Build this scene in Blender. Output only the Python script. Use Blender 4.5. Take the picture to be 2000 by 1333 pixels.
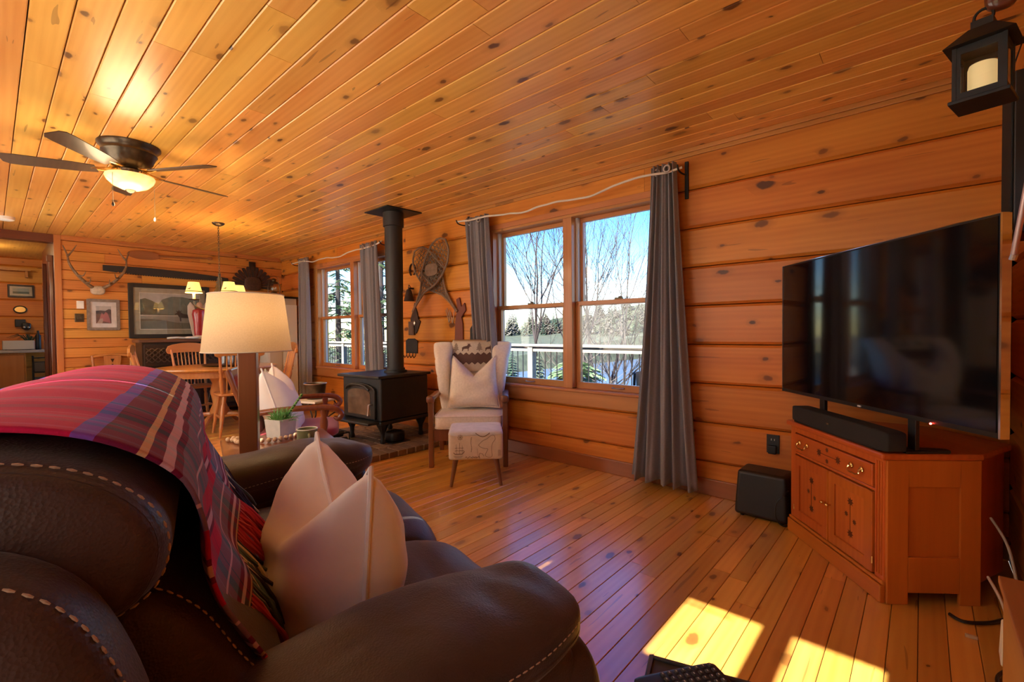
import bpy, bmesh, math, random
from mathutils import Matrix, Vector
PI = math.pi
rnd = random.Random(7)
scene = bpy.context.scene
COL = scene.collection
for o in list(bpy.data.objects):
    bpy.data.objects.remove(o)

# ------------------------------------------------------------------ camera
CAM_H = 1.159
cam_d = bpy.data.cameras.new('camera')
cam = bpy.data.objects.new('camera', cam_d)
COL.objects.link(cam)
cam_d.sensor_width = 36.0
cam_d.lens = 903.13 / 2000 * 36.0
cam_d.clip_start = 0.02
cam_d.clip_end = 2000

def cam_matrix(yaw, pitch, roll):
    cy, sy, cp, sp, cr, sr = math.cos(yaw), math.sin(yaw), math.cos(pitch), math.sin(pitch), math.cos(roll), math.sin(roll)
    Ry = Matrix(((cy, 0, sy), (0, 1, 0), (-sy, 0, cy)))
    Rx = Matrix(((1, 0, 0), (0, cp, -sp), (0, sp, cp)))
    Rz = Matrix(((cr, -sr, 0), (sr, cr, 0), (0, 0, 1)))
    M = Rz @ Rx @ Ry
    w = lambda r: Vector((r[0], r[2], -r[1]))
    right, down, fwd = w(M[0]), w(M[1]), w(M[2])
    up, back = -down, -fwd
    m = Matrix((right, up, back)).transposed().to_4x4()
    m.translation = (0, 0, CAM_H)
    return m
cam.matrix_world = cam_matrix(0.72517981, 0.02007446, -0.00992938)
scene.camera = cam

# ------------------------------------------------------------------ world, sun, exposure
SUN_EL = math.radians(41.0)
world = bpy.data.worlds.new('world')
scene.world = world
world.use_nodes = True
wn = world.node_tree
wn.nodes.clear()
sky = wn.nodes.new('ShaderNodeTexSky')
sky.sky_type = 'NISHITA'
sky.sun_disc = False
sky.sun_elevation = SUN_EL
sky.sun_rotation = PI
sky.altitude = 300
sky.air_density = 1.0
sky.dust_density = 0.2
sky.ozone_density = 2.0
bg = wn.nodes.new('ShaderNodeBackground')
bg.inputs['Strength'].default_value = 0.074
wout = wn.nodes.new('ShaderNodeOutputWorld')
hsv = wn.nodes.new('ShaderNodeHueSaturation')
hsv.inputs['Saturation'].default_value = 1.5
hsv.inputs['Hue'].default_value = 0.512
wn.links.new(sky.outputs[0], hsv.inputs['Color'])
wn.links.new(hsv.outputs[0], bg.inputs[0])
wn.links.new(bg.outputs[0], wout.inputs[0])

sun_d = bpy.data.lights.new('sun', 'SUN')
sun_d.energy = 3.4
sun_d.angle = math.radians(0.53)
sun_d.color = (1.0, 0.93, 0.80)
sun = bpy.data.objects.new('sun', sun_d)
COL.objects.link(sun)
sun.rotation_euler = Vector((0, math.cos(SUN_EL), -math.sin(SUN_EL))).to_track_quat('-Z', 'Y').to_euler()
sun.location = (0, -8, 8)

vs = scene.view_settings
vs.view_transform = 'Standard'
vs.look = 'None'
vs.gamma = 1.0
vs.use_curve_mapping = False
vs.exposure = 3.0
try:
    scene.cycles.max_bounces = 8
    scene.cycles.diffuse_bounces = 5
    scene.cycles.transparent_max_bounces = 16
    scene.cycles.sample_clamp_indirect = 6.0
    scene.cycles.caustics_reflective = False
    scene.cycles.caustics_refractive = False
except Exception:
    pass

# ------------------------------------------------------------------ mesh helpers
def T(*a):
    return Matrix.Translation(a)
def RX(d): return Matrix.Rotation(math.radians(d), 4, 'X')
def RY(d): return Matrix.Rotation(math.radians(d), 4, 'Y')
def RZ(d): return Matrix.Rotation(math.radians(d), 4, 'Z')

def lerp(a, b, t): return a + (b - a) * t

def interp(pts, t):
    """piecewise linear lookup in [(t, value...)]"""
    if t <= pts[0][0]: return pts[0][1:]
    for p, q in zip(pts, pts[1:]):
        if t <= q[0]:
            k = (t - p[0]) / (q[0] - p[0])
            return tuple(lerp(a, b, k) for a, b in zip(p[1:], q[1:]))
    return pts[-1][1:]

def smooth_path(pts, n=8, closed=False):
    """Catmull-Rom through points"""
    P = [Vector(p) for p in pts]
    out = []
    m = len(P)
    rng = range(m if closed else m - 1)
    for i in rng:
        if closed:
            p0, p1, p2, p3 = P[(i-1) % m], P[i], P[(i+1) % m], P[(i+2) % m]
        else:
            p0, p1, p2, p3 = P[max(i-1, 0)], P[i], P[i+1], P[min(i+2, m-1)]
        for k in range(n):
            t = k / n
            out.append(0.5 * ((2*p1) + (p2-p0)*t + (2*p0-5*p1+4*p2-p3)*t*t + (3*p1-p0-3*p2+p3)*t**3))
    if not closed: out.append(P[-1])
    return out

class MB:
    def __init__(s, M=None):
        s.v, s.f, s.M, s.uv = [], [], (M or Matrix()), None
    def add(s, vs_, fs, M=None):
        M = s.M @ M if M else s.M
        b = len(s.v)
        s.v += [M @ Vector(p) for p in vs_]
        s.f += [tuple(b + i for i in f) for f in fs]
        return s
    def box(s, c, d, M=None):
        x, y, z = c; a, b, e = d[0]/2, d[1]/2, d[2]/2
        vs_ = [(x+i*a, y+j*b, z+k*e) for i in (-1, 1) for j in (-1, 1) for k in (-1, 1)]
        return s.add(vs_, [(0,1,3,2),(4,6,7,5),(0,4,5,1),(2,3,7,6),(0,2,6,4),(1,5,7,3)], M)
    def bb(s, x0, x1, y0, y1, z0, z1, M=None):
        return s.box(((x0+x1)/2, (y0+y1)/2, (z0+z1)/2), (x1-x0, y1-y0, z1-z0), M)
    def tube(s, pts, r, n=6, closed=False, caps=True, M=None):
        P = [Vector(p) for p in pts]
        m = len(P)
        if m < 2: return s
        R = r if isinstance(r, (list, tuple)) else [r]*m
        tang = []
        for i in range(m):
            a = P[(i-1) % m] if (closed or i > 0) else P[i]
            b = P[(i+1) % m] if (closed or i < m-1) else P[i]
            t = (b-a)
            tang.append(t.normalized() if t.length > 1e-9 else Vector((0, 0, 1)))
        up = Vector((0, 0, 1)) if abs(tang[0].z) < 0.9 else Vector((1, 0, 0))
        nrm = (up - tang[0]*up.dot(tang[0])).normalized()
        vs_, fs = [], []
        for i in range(m):
            if i:
                nrm = nrm - tang[i]*nrm.dot(tang[i])
                nrm = nrm.normalized() if nrm.length > 1e-6 else tang[i].orthogonal().normalized()
            bi = tang[i].cross(nrm)
            for k in range(n):
                a = 2*PI*k/n
                vs_.append(P[i] + (nrm*math.cos(a) + bi*math.sin(a))*R[i])
        for i in range(m if closed else m-1):
            j = (i+1) % m
            for k in range(n):
                l = (k+1) % n
                fs.append((i*n+k, i*n+l, j*n+l, j*n+k))
        if caps and not closed:
            fs.append(tuple(range(n-1, -1, -1)))
            fs.append(tuple((m-1)*n+k for k in range(n)))
        return s.add(vs_, fs, M)
    def cyl(s, p0, p1, r0, r1=None, n=14, M=None):
        return s.tube([p0, p1], [r0, r0 if r1 is None else r1], n, M=M)
    def lathe(s, prof, n=24, M=None, caps=True):
        vs_, fs = [], []
        for r, z in prof:
            for k in range(n):
                a = 2*PI*k/n
                vs_.append((r*math.cos(a), r*math.sin(a), z))
        for i in range(len(prof)-1):
            for k in range(n):
                l = (k+1) % n
                fs.append((i*n+k, i*n+l, (i+1)*n+l, (i+1)*n+k))
        if caps:
            fs.append(tuple(range(n-1, -1, -1)))
            fs.append(tuple((len(prof)-1)*n+k for k in range(n)))
        return s.add(vs_, fs, M)
    def prism(s, poly, z0, z1, M=None):
        n = len(poly)
        vs_ = [(x, y, z0) for x, y in poly] + [(x, y, z1) for x, y in poly]
        fs = [tuple(range(n-1, -1, -1)), tuple(range(n, 2*n))]
        fs += [(i, (i+1) % n, n+(i+1) % n, n+i) for i in range(n)]
        return s.add(vs_, fs, M)
    def superq(s, c, h, e1=0.5, e2=0.5, n=36, m=20, M=None, fn=None):
        """superellipsoid; e1 rounds the vertical profile, e2 the plan"""
        def sp(x, e): return math.copysign(abs(x)**e, x)
        vs_, fs = [], []
        for i in range(m+1):
            a = -PI/2 + PI*i/m
            for k in range(n):
                b = 2*PI*k/n
                x = sp(math.cos(a), e1)*sp(math.cos(b), e2)
                y = sp(math.cos(a), e1)*sp(math.sin(b), e2)
                z = sp(math.sin(a), e1)
                p = Vector((c[0]+h[0]*x, c[1]+h[1]*y, c[2]+h[2]*z))
                vs_.append(fn(p) if fn else p)
        for i in range(m):
            for k in range(n):
                l = (k+1) % n
                fs.append((i*n+k, i*n+l, (i+1)*n+l, (i+1)*n+k))
        return s.add(vs_, fs, M)
    def sphere(s, c, r, n=14, m=8, M=None):
        h = r if isinstance(r, (list, tuple)) else (r, r, r)
        return s.superq(c, h, 1, 1, n, m, M)
    def grid(s, fn, nu, nv, M=None, uvfn=None):
        vs_ = [fn(i/nu, j/nv) for j in range(nv+1) for i in range(nu+1)]
        fs = [(j*(nu+1)+i, j*(nu+1)+i+1, (j+1)*(nu+1)+i+1, (j+1)*(nu+1)+i) for j in range(nv) for i in range(nu)]
        if uvfn:
            s.uv = [uvfn(i/nu, j/nv) for j in range(nv+1) for i in range(nu+1)]
        return s.add(vs_, fs, M)
    def build(s, name, mat, parent=None, smooth=False, angle=40, bevel=0, seg=2, solid=0, sub=0, kind=None, fix=True):
        me = bpy.data.meshes.new(name)
        me.from_pydata([tuple(p) for p in s.v], [], s.f)
        if s.uv:
            uvl = me.uv_layers.new(name='UVMap')
            for l in me.loops:
                uvl.data[l.index].uv = s.uv[l.vertex_index]
        if fix:
            bm = bmesh.new(); bm.from_mesh(me)
            bmesh.ops.remove_doubles(bm, verts=bm.verts, dist=1e-6)
            bmesh.ops.recalc_face_normals(bm, faces=bm.faces)
            bm.to_mesh(me); bm.free()
        me.update()
        if smooth:
            me.shade_smooth()
            if angle < 180: me.set_sharp_from_angle(angle=math.radians(angle))
        ob = bpy.data.objects.new(name, me)
        COL.objects.link(ob)
        if mat: me.materials.append(mat)
        if solid:
            md = ob.modifiers.new('solid', 'SOLIDIFY'); md.thickness = solid; md.offset = 0
        if bevel:
            md = ob.modifiers.new('bevel', 'BEVEL'); md.width = bevel; md.segments = seg; md.limit_method = 'ANGLE'; md.angle_limit = math.radians(40)
        if sub:
            md = ob.modifiers.new('sub', 'SUBSURF'); md.levels = sub; md.render_levels = sub
        if parent: ob.parent = parent
        if kind: ob['kind'] = kind
        return ob

def tag(o, label, cat, group=None):
    o['label'] = label; o['category'] = cat
    if group: o['group'] = group
    return o
def thing(name, label, cat, loc=(0, 0, 0), rz=0, group=None):
    o = bpy.data.objects.new(name, None)
    COL.objects.link(o)
    o.empty_display_size = 0.1
    o.location = loc
    o.rotation_euler = (0, 0, math.radians(rz))
    return tag(o, label, cat, group)
def struct(o):
    o['kind'] = 'structure'
    return o
def structure(name, loc=(0, 0, 0)):
    o = bpy.data.objects.new(name, None)
    COL.objects.link(o); o.location = loc; o.empty_display_size = 0.1
    return struct(o)
def copy_tree(o, parent=None):
    c = o.copy(); COL.objects.link(c); c.parent = parent
    for ch in o.children: copy_tree(ch, c)
    return c
def place(o, loc, rz=None, label=None):
    o.location = loc
    if rz is not None: o.rotation_euler = (0, 0, math.radians(rz))
    if label: o['label'] = label
    return o

# ------------------------------------------------------------------ materials
class NT:
    def __init__(s, name):
        s.m = bpy.data.materials.new(name); s.m.use_nodes = True
        s.t = s.m.node_tree; s.t.nodes.clear()
        s.out = s.n('ShaderNodeOutputMaterial')
    def n(s, typ, **kw):
        nd = s.t.nodes.new(typ)
        for k, v in kw.items(): setattr(nd, k, v)
        return nd
    def l(s, a, b): s.t.links.new(a, b)
    def set(s, sock, v):
        if hasattr(v, 'is_linked') or hasattr(v, 'links'): s.l(v, sock)
        else: sock.default_value = v
    def math(s, op, a, b=0.0, c=None, clamp=False):
        nd = s.n('ShaderNodeMath', operation=op, use_clamp=clamp)
        s.set(nd.inputs[0], a); s.set(nd.inputs[1], b)
        if c is not None: s.set(nd.inputs[2], c)
        return nd.outputs[0]
    def xyz(s, x, y, z):
        nd = s.n('ShaderNodeCombineXYZ')
        for i, v in enumerate((x, y, z)): s.set(nd.inputs[i], v)
        return nd.outputs[0]
    def noise(s, vec, scale=1, detail=3, rough=0.55, dist=0.0):
        nd = s.n('ShaderNodeTexNoise')
        s.l(vec, nd.inputs['Vector'])
        nd.inputs['Scale'].default_value = scale; nd.inputs['Detail'].default_value = detail
        nd.inputs['Roughness'].default_value = rough; nd.inputs['Distortion'].default_value = dist
        return nd.outputs[0]
    def ramp(s, fac, stops, interp='LINEAR'):
        nd = s.n('ShaderNodeValToRGB'); r = nd.color_ramp; r.interpolation = interp
        while len(r.elements) < len(stops): r.elements.new(1.0)
        for e, (p, c) in zip(r.elements, stops):
            e.position = p; e.color = (*c, 1) if len(c) == 3 else c
        s.set(nd.inputs[0], fac)
        return nd.outputs[0]
    def mix(s, fac, a, b, blend='MIX'):
        nd = s.n('ShaderNodeMix', data_type='RGBA', blend_type=blend)
        s.set(nd.inputs[0], fac)
        for i, v in ((6, a), (7, b)):
            s.set(nd.inputs[i], (*v, 1) if isinstance(v, tuple) and len(v) == 3 else v)
        return nd.outputs[2]
    def bsdf(s, color, rough=0.5, metal=0.0, spec=0.5, coat=0.0, coat_r=0.05, coat_ior=1.5, bump=None, bump_s=0.1, bump_d=0.01, sheen=0.0, trans=0.0, emit=None, emit_s=0.0, alpha=None, ior=None):
        b = s.n('ShaderNodeBsdfPrincipled')
        s.set(b.inputs['Base Color'], (*color, 1) if isinstance(color, tuple) and len(color) == 3 else color)
        s.set(b.inputs['Roughness'], rough); s.set(b.inputs['Metallic'], metal)
        b.inputs['Specular IOR Level'].default_value = spec
        b.inputs['Coat Weight'].default_value = coat; b.inputs['Coat Roughness'].default_value = coat_r
        b.inputs['Coat IOR'].default_value = coat_ior
        b.inputs['Sheen Weight'].default_value = sheen
        b.inputs['Transmission Weight'].default_value = trans
        if ior: b.inputs['IOR'].default_value = ior
        if emit:
            b.inputs['Emission Color'].default_value = (*emit, 1); b.inputs['Emission Strength'].default_value = emit_s
        if bump is not None:
            bp = s.n('ShaderNodeBump'); bp.inputs['Strength'].default_value = bump_s; bp.inputs['Distance'].default_value = bump_d
            s.l(bump, bp.inputs['Height']); s.l(bp.outputs[0], b.inputs['Normal'])
        s.l(b.outputs[0], s.out.inputs[0])
        return b

def wood(name, c1, c2, knot=(0.09, 0.03, 0.012), knots=0.5, rough=0.4, coat=0.25, coat_r=0.12, coat_ior=1.5, axis='X', var=0.22, grain=1.0, ksize=1.0, kfreq=1.0, spec=0.4):
    m = NT(name)
    tc = m.n('ShaderNodeTexCoord'); oi = m.n('ShaderNodeObjectInfo')
    sp = m.n('ShaderNodeSeparateXYZ'); m.l(tc.outputs['Object'], sp.inputs[0])
    ax = {'X': (0, 1, 2), 'Y': (1, 0, 2), 'Z': (2, 0, 1)}[axis]
    rd = oi.outputs['Random']
    L = m.math('ADD', sp.outputs[ax[0]], m.math('MULTIPLY', rd, 173.0))
    W = m.math('ADD', sp.outputs[ax[1]], m.math('MULTIPLY', rd, 61.0))
    H = sp.outputs[ax[2]]
    fine = m.noise(m.xyz(m.math('MULTIPLY', L, 1.6), m.math('MULTIPLY', W, 60*grain), m.math('MULTIPLY', H, 60*grain)), 1, 3, 0.6)
    broad = m.noise(m.xyz(m.math('MULTIPLY', L, 1.1), m.math('MULTIPLY', W, 9), m.math('MULTIPLY', H, 9)), 1, 2, 0.5, 0.4)
    wv = m.n('ShaderNodeTexWave', wave_type='BANDS', bands_direction='Y')
    m.l(m.xyz(m.math('MULTIPLY', L, 0.55), m.math('MULTIPLY', W, 9.0*grain), m.math('MULTIPLY', H, 9.0*grain)), wv.inputs['Vector'])
    wv.inputs['Scale'].default_value = 1.0; wv.inputs['Distortion'].default_value = 7.0
    wv.inputs['Detail'].default_value = 1.5; wv.inputs['Detail Scale'].default_value = 0.7
    fac = m.math('ADD', m.math('MULTIPLY', fine, 0.26), m.math('ADD', m.math('MULTIPLY', wv.outputs[1], 0.10), m.math('MULTIPLY', broad, 0.70)))
    col = m.ramp(fac, [(0.30, c1), (0.80, c2)])
    hs = m.n('ShaderNodeHueSaturation')
    r2 = m.math('FRACT', m.math('MULTIPLY', rd, 91.7))
    m.l(m.math('ADD', m.math('MULTIPLY', rd, 0.022), 0.489), hs.inputs['Hue'])
    m.l(m.math('ADD', m.math('MULTIPLY', r2, var), 1.0 - var*0.5), hs.inputs['Value'])
    m.l(col, hs.inputs['Color']); col = hs.outputs[0]
    if knots > 0:
        wob = m.noise(m.xyz(L, W, H), 14, 2)
        vo = m.n('ShaderNodeTexVoronoi', voronoi_dimensions='2D', feature='F1')
        m.l(m.xyz(m.math('ADD', m.math('MULTIPLY', L, 3.4*kfreq), m.math('MULTIPLY', wob, 0.16)), m.math('ADD', m.math('MULTIPLY', W, 6.6*kfreq), m.math('MULTIPLY', wob, 0.16)), 0.0), vo.inputs['Vector'])
        vo.inputs['Scale'].default_value = 1.0
        sc = m.n('ShaderNodeSeparateColor'); m.l(vo.outputs['Color'], sc.inputs[0])
        act = m.math('LESS_THAN', sc.outputs[0], knots)
        size = m.math('ADD', m.math('MULTIPLY', m.math('POWER', sc.outputs[1], 2.0), 0.085*ksize), 0.030*ksize)
        q = m.math('DIVIDE', vo.outputs['Distance'], size)
        core = m.math('MULTIPLY', act, m.math('SUBTRACT', 1.25, q, clamp=True))
        core = m.math('MINIMUM', m.math('MULTIPLY', core, 2.4), 1.0)
        halo = m.math('MULTIPLY', act, m.math('SUBTRACT', 1.0, m.math('MULTIPLY', q, 0.36), clamp=True))
        dark = m.mix(0.45, c2, knot)
        col = m.mix(m.math('MULTIPLY', halo, 0.7), col, dark)
        col = m.mix(m.math('MULTIPLY', core, m.math('ADD', m.math('MULTIPLY', sc.outputs[2], 0.65), 0.30)), col, knot)
        # short dark resin streaks
        st = m.noise(m.xyz(m.math('MULTIPLY', L, 3.0), m.math('MULTIPLY', W, 38), H), 1, 1, 0.4, 0.5)
        col = m.mix(m.math('MULTIPLY', m.math('GREATER_THAN', st, 0.735), 0.40), col, knot)
    m.bsdf(col, rough, coat=coat, coat_r=coat_r, coat_ior=coat_ior, spec=spec, bump=fac, bump_s=0.12, bump_d=0.002)
    return m.m

def plain(name, color, rough=0.5, metal=0.0, noise=0.0, nscale=20, bump=0.0, bscale=200, coat=0.0, spec=0.5, sheen=0.0, emit=None, emit_s=0, bdist=0.002):
    m = NT(name)
    tc = m.n('ShaderNodeTexCoord')
    c = color
    if noise:
        nz = m.noise(tc.outputs['Object'], nscale, 3)
        lo = tuple(x*(1-noise) for x in color); hi = tuple(min(1, x*(1+noise)) for x in color)
        c = m.ramp(nz, [(0.3, lo), (0.7, hi)])
    bp = m.noise(tc.outputs['Object'], bscale, 2) if bump else None
    m.bsdf(c, rough, metal, spec, coat=coat, bump=bp, bump_s=bump, bump_d=bdist, sheen=sheen, emit=emit, emit_s=emit_s)
    return m.m

def emissive(name, color, strength, base=(0.8, 0.8, 0.8)):
    m = NT(name)
    m.bsdf(base, 0.5, emit=color, emit_s=strength)
    return m.m

def glass(name, tint=(1, 1, 1), refl=0.04, gl_rough=0.0):
    m = NT(name)
    tr = m.n('ShaderNodeBsdfTransparent'); tr.inputs[0].default_value = (*tint, 1)
    gl = m.n('ShaderNodeBsdfGlossy'); gl.inputs['Roughness'].default_value = gl_rough
    lw = m.n('ShaderNodeLayerWeight'); lw.inputs['Blend'].default_value = 0.5
    mx = m.n('ShaderNodeMixShader')
    m.l(m.math('ADD', m.math('MULTIPLY', m.math('POWER', lw.outputs['Facing'], 5.0), 1.0-refl), refl, clamp=True), mx.inputs[0])
    m.l(tr.outputs[0], mx.inputs[1]); m.l(gl.outputs[0], mx.inputs[2])
    m.l(mx.outputs[0], m.out.inputs[0])
    return m.m

def shade_cloth(name, color, transl=0.55):
    m = NT(name)
    tc = m.n('ShaderNodeTexCoord')
    nz = m.noise(tc.outputs['Object'], 160, 2)
    c = m.ramp(nz, [(0.3, tuple(x*0.9 for x in color)), (0.7, color)])
    d = m.n('ShaderNodeBsdfDiffuse'); t = m.n('ShaderNodeBsdfTranslucent')
    m.l(c, d.inputs[0]); m.l(c, t.inputs[0])
    mx = m.n('ShaderNodeMixShader'); mx.inputs[0].default_value = transl
    m.l(d.outputs[0], mx.inputs[1]); m.l(t.outputs[0], mx.inputs[2]); m.l(mx.outputs[0], m.out.inputs[0])
    return m.m

M_CEIL = wood('pine_ceiling', (0.93, 0.53, 0.135), (0.72, 0.325, 0.06), knots=0.50, rough=0.36, coat=0.32, coat_r=0.25, coat_ior=1.6, var=0.22, ksize=1.25)
M_FLOOR = wood('pine_floor', (0.84, 0.46, 0.105), (0.62, 0.275, 0.045), knots=0.55, ksize=1.15, rough=0.30, coat=0.9, coat_r=0.22, coat_ior=2.4, var=0.42)
M_LOG = wood('pine_log', (0.74, 0.28, 0.042), (0.53, 0.155, 0.019), knots=0.50, rough=0.45, coat=0.12, coat_r=0.25, var=0.18, ksize=1.35, kfreq=0.85)
M_PLANK = wood('pine_panel', (0.70, 0.31, 0.065), (0.49, 0.17, 0.03), knots=0.5, rough=0.45, coat=0.15, coat_r=0.25, var=0.20)
M_TRIM = wood('pine_trim', (0.60, 0.25, 0.07), (0.42, 0.145, 0.035), knots=0.12, rough=0.42, coat=0.15, var=0.1)
M_TRIMZ = wood('pine_trim_upright', (0.60, 0.25, 0.07), (0.42, 0.145, 0.035), knots=0.12, rough=0.42, coat=0.15, var=0.1, axis='Z')
M_DARKTRIM = wood('dark_stained_trim', (0.16, 0.04, 0.016), (0.085, 0.02, 0.009), knots=0.1, rough=0.3, coat=0.4, axis='Z')
M_CHERRY = wood('cherry_cabinet', (0.62, 0.175, 0.03), (0.42, 0.095, 0.014), knots=0, rough=0.35, coat=0.35, coat_r=0.15, var=0.08, axis='Z')
M_CHERRYX = wood('cherry_cabinet_across', (0.62, 0.175, 0.03), (0.42, 0.095, 0.014), knots=0, rough=0.35, coat=0.35, coat_r=0.15, var=0.08)
M_OAK = wood('honey_oak', (0.56, 0.26, 0.085), (0.38, 0.14, 0.04), knots=0, rough=0.35, coat=0.4, coat_r=0.15, var=0.08, axis='Z')
M_OAKX = wood('honey_oak_across', (0.56, 0.26, 0.085), (0.38, 0.14, 0.04), knots=0, rough=0.3, coat=0.5, coat_r=0.15, var=0.08)
M_MAHOG = wood('mahogany', (0.24, 0.075, 0.03), (0.13, 0.035, 0.014), knots=0, rough=0.3, coat=0.5, coat_r=0.12, var=0.05)
M_MAHOGZ = wood('mahogany_upright', (0.27, 0.085, 0.032), (0.15, 0.04, 0.016), knots=0, rough=0.3, coat=0.4, coat_r=0.15, var=0.05, axis='Z')
M_WALNUT = wood('walnut', (0.23, 0.085, 0.04), (0.13, 0.045, 0.02), knots=0, rough=0.35, coat=0.3, var=0.05, axis='Z')
M_BLACKOAK = wood('black_oak', (0.035, 0.02, 0.016), (0.016, 0.009, 0.007), knots=0, rough=0.4, coat=0.3, var=0.05)
M_DARKGAP = plain('dark_backing', (0.05, 0.018, 0.007), 0.9)
M_IRON = plain('black_iron', (0.018, 0.018, 0.02), 0.5, 0.3, noise=0.2, bump=0.1, bscale=120)
M_STOVE = plain('stove_enamel', (0.015, 0.017, 0.020), 0.48, 0.1, noise=0.15, bump=0.05, bscale=300)
M_PIPE = plain('stove_pipe_paint', (0.03, 0.03, 0.032), 0.5, 0.2)
M_BRONZE = plain('aged_bronze', (0.10, 0.075, 0.05), 0.35, 0.85, noise=0.25)
M_BRASS = plain('brass', (0.72, 0.46, 0.16), 0.25, 1.0)
M_CHROME = plain('chrome', (0.8, 0.82, 0.85), 0.12, 1.0)
M_NICKEL = plain('brushed_nickel', (0.62, 0.60, 0.58), 0.3, 1.0)
M_BLACK = plain('black_plastic', (0.012, 0.012, 0.014), 0.4)
M_BLACKCLOTH = plain('black_speaker_cloth', (0.014, 0.014, 0.016), 0.85, bump=0.3, bscale=900)
M_SCREEN = plain('tv_screen', (0.004, 0.004, 0.006), 0.07, spec=0.6)
M_WHITE = plain('white_paint', (0.78, 0.78, 0.76), 0.5)
M_CREAM = plain('cream_upholstery', (0.80, 0.71, 0.62), 0.85, noise=0.08, nscale=60, bump=0.2, bscale=700, sheen=0.2)
M_PILLOW = plain('white_cotton', (0.90, 0.85, 0.83), 0.85, noise=0.04, nscale=8, bump=0.15, bscale=900, sheen=0.15)
M_CURTAIN = plain('grey_curtain', (0.215, 0.20, 0.225), 0.62, noise=0.1, nscale=90, bump=0.12, bscale=500, sheen=0.3)
M_REDCLOTH = plain('crimson_cushion', (0.30, 0.025, 0.035), 0.7, sheen=0.3)
M_STITCH = plain('tan_thread', (0.42, 0.30, 0.22), 0.8)
M_GLASS = glass('window_glass')
M_CLEAR = glass('clear_tumbler', (0.93, 0.95, 0.97), 0.12)

def leather(name, col):
    m = NT(name)
    tc = m.n('ShaderNodeTexCoord')
    big = m.noise(tc.outputs['Object'], 6, 3, 0.6)
    c = m.ramp(big, [(0.3, tuple(x*0.62 for x in col)), (0.72, tuple(x*1.25 for x in col))])
    vo = m.n('ShaderNodeTexVoronoi', feature='F1'); m.l(tc.outputs['Object'], vo.inputs['Vector']); vo.inputs['Scale'].default_value = 260
    fine = m.noise(tc.outputs['Object'], 60, 4, 0.6)
    h = m.math('ADD', m.math('MULTIPLY', vo.outputs[0], 0.6), fine)
    ro = m.math('ADD', m.math('MULTIPLY', big, 0.25), 0.36)
    m.bsdf(c, ro, spec=0.45, bump=h, bump_s=0.28, bump_d=0.003, sheen=0.16)
    return m.m
M_LEATHER = leather('brown_leather', (0.044, 0.021, 0.020))

def plaid(name):
    m = NT(name)
    tc = m.n('ShaderNodeTexCoord')
    sp = m.n('ShaderNodeSeparateXYZ'); m.l(tc.outputs['UV'], sp.inputs[0])
    red, blue, navy, yel, whi, teal, pink = (0.56, 0.010, 0.085), (0.08, 0.11, 0.68), (0.02, 0.012, 0.06), (0.75, 0.58, 0.30), (0.75, 0.62, 0.80), (0.09, 0.20, 0.32), (0.55, 0.12, 0.28)
    stops = [(0.0, red), (0.30, red), (0.302, blue), (0.335, navy), (0.40, yel), (0.415, navy), (0.445, whi), (0.465, navy), (0.485, teal),
             (0.545, whi), (0.552, teal), (0.60, red), (0.66, navy), (0.675, whi), (0.70, navy), (0.715, red), (0.775, teal), (0.83, whi), (0.837, teal), (0.88, navy), (0.90, whi), (0.915, navy), (0.935, yel), (0.945, navy), (0.965, blue), (0.985, red)]
    def axis(o, per, ph):
        t = m.math('FRACT', m.math('ADD', m.math('DIVIDE', o, per), ph))
        return m.ramp(t, stops, 'CONSTANT')
    stops_w = [(0.0, red), (0.16, pink), (0.18, red), (0.26, (0.25, 0.10, 0.16)), (0.31, red), (0.36, whi), (0.364, (0.20, 0.12, 0.20)), (0.44, red), (0.52, whi), (0.524, red), (0.60, (0.14, 0.12, 0.18)), (0.66, red), (0.70, navy), (0.71, red), (0.80, pink), (0.83, (0.12, 0.12, 0.17)), (0.88, whi), (0.886, red)]
    tu = m.math('FRACT', m.math('ADD', m.math('DIVIDE', sp.outputs[0], 0.40), 0.1))
    a = m.ramp(tu, stops_w, 'CONSTANT')
    b = axis(sp.outputs[1], 0.68, 0.302-0.585/0.68+1.0)
    c = m.mix(0.68, a, b)
    nz = m.noise(tc.outputs['UV'], 700, 2)
    c = m.mix(0.25, c, m.mix(nz, (0.0, 0.0, 0.0), c), 'MIX')
    m.bsdf(c, 0.9, spec=0.15, sheen=0.06, bump=nz, bump_s=0.25, bump_d=0.002)
    return m.m
M_PLAID = plaid('tartan_wool')
# ------------------------------------------------------------------ room constants
XL, XR, YB, YF, ZC = -8.2, 0.33, 3.33, -0.45, 2.444     # far wall, tv wall, window wall, wall behind camera, ceiling

def plank(name, parent, mat, L, W, TH, origin, ex, ey, ch=0.004):
    """board with chamfered long edges; ex long axis, ey width axis, face normal ex x ey"""
    ex, ey = Vector(ex), Vector(ey); ez = ex.cross(ey)
    a, b = L/2, W/2
    sec = [(-b, -TH), (-b, -ch), (-b+ch, 0), (b-ch, 0), (b, -ch), (b, -TH)]
    vs_ = [(-a, y, z) for y, z in sec] + [(a, y, z) for y, z in sec]
    n = 6
    fs = [(i, (i+1) % n, n+(i+1) % n, n+i) for i in range(n)] + [tuple(range(n-1, -1, -1)), tuple(range(n, 2*n))]
    me = bpy.data.meshes.new(name)
    me.from_pydata(vs_, [], fs); me.update(); me.materials.append(mat)
    ob = bpy.data.objects.new(name, me); COL.objects.link(ob)
    m = Matrix((ex, ey, ez)).transposed().to_4x4(); m.translation = Vector(origin)
    ob.matrix_world = m
    ob.parent = parent
    ob.matrix_parent_inverse = Matrix()
    return ob

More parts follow.
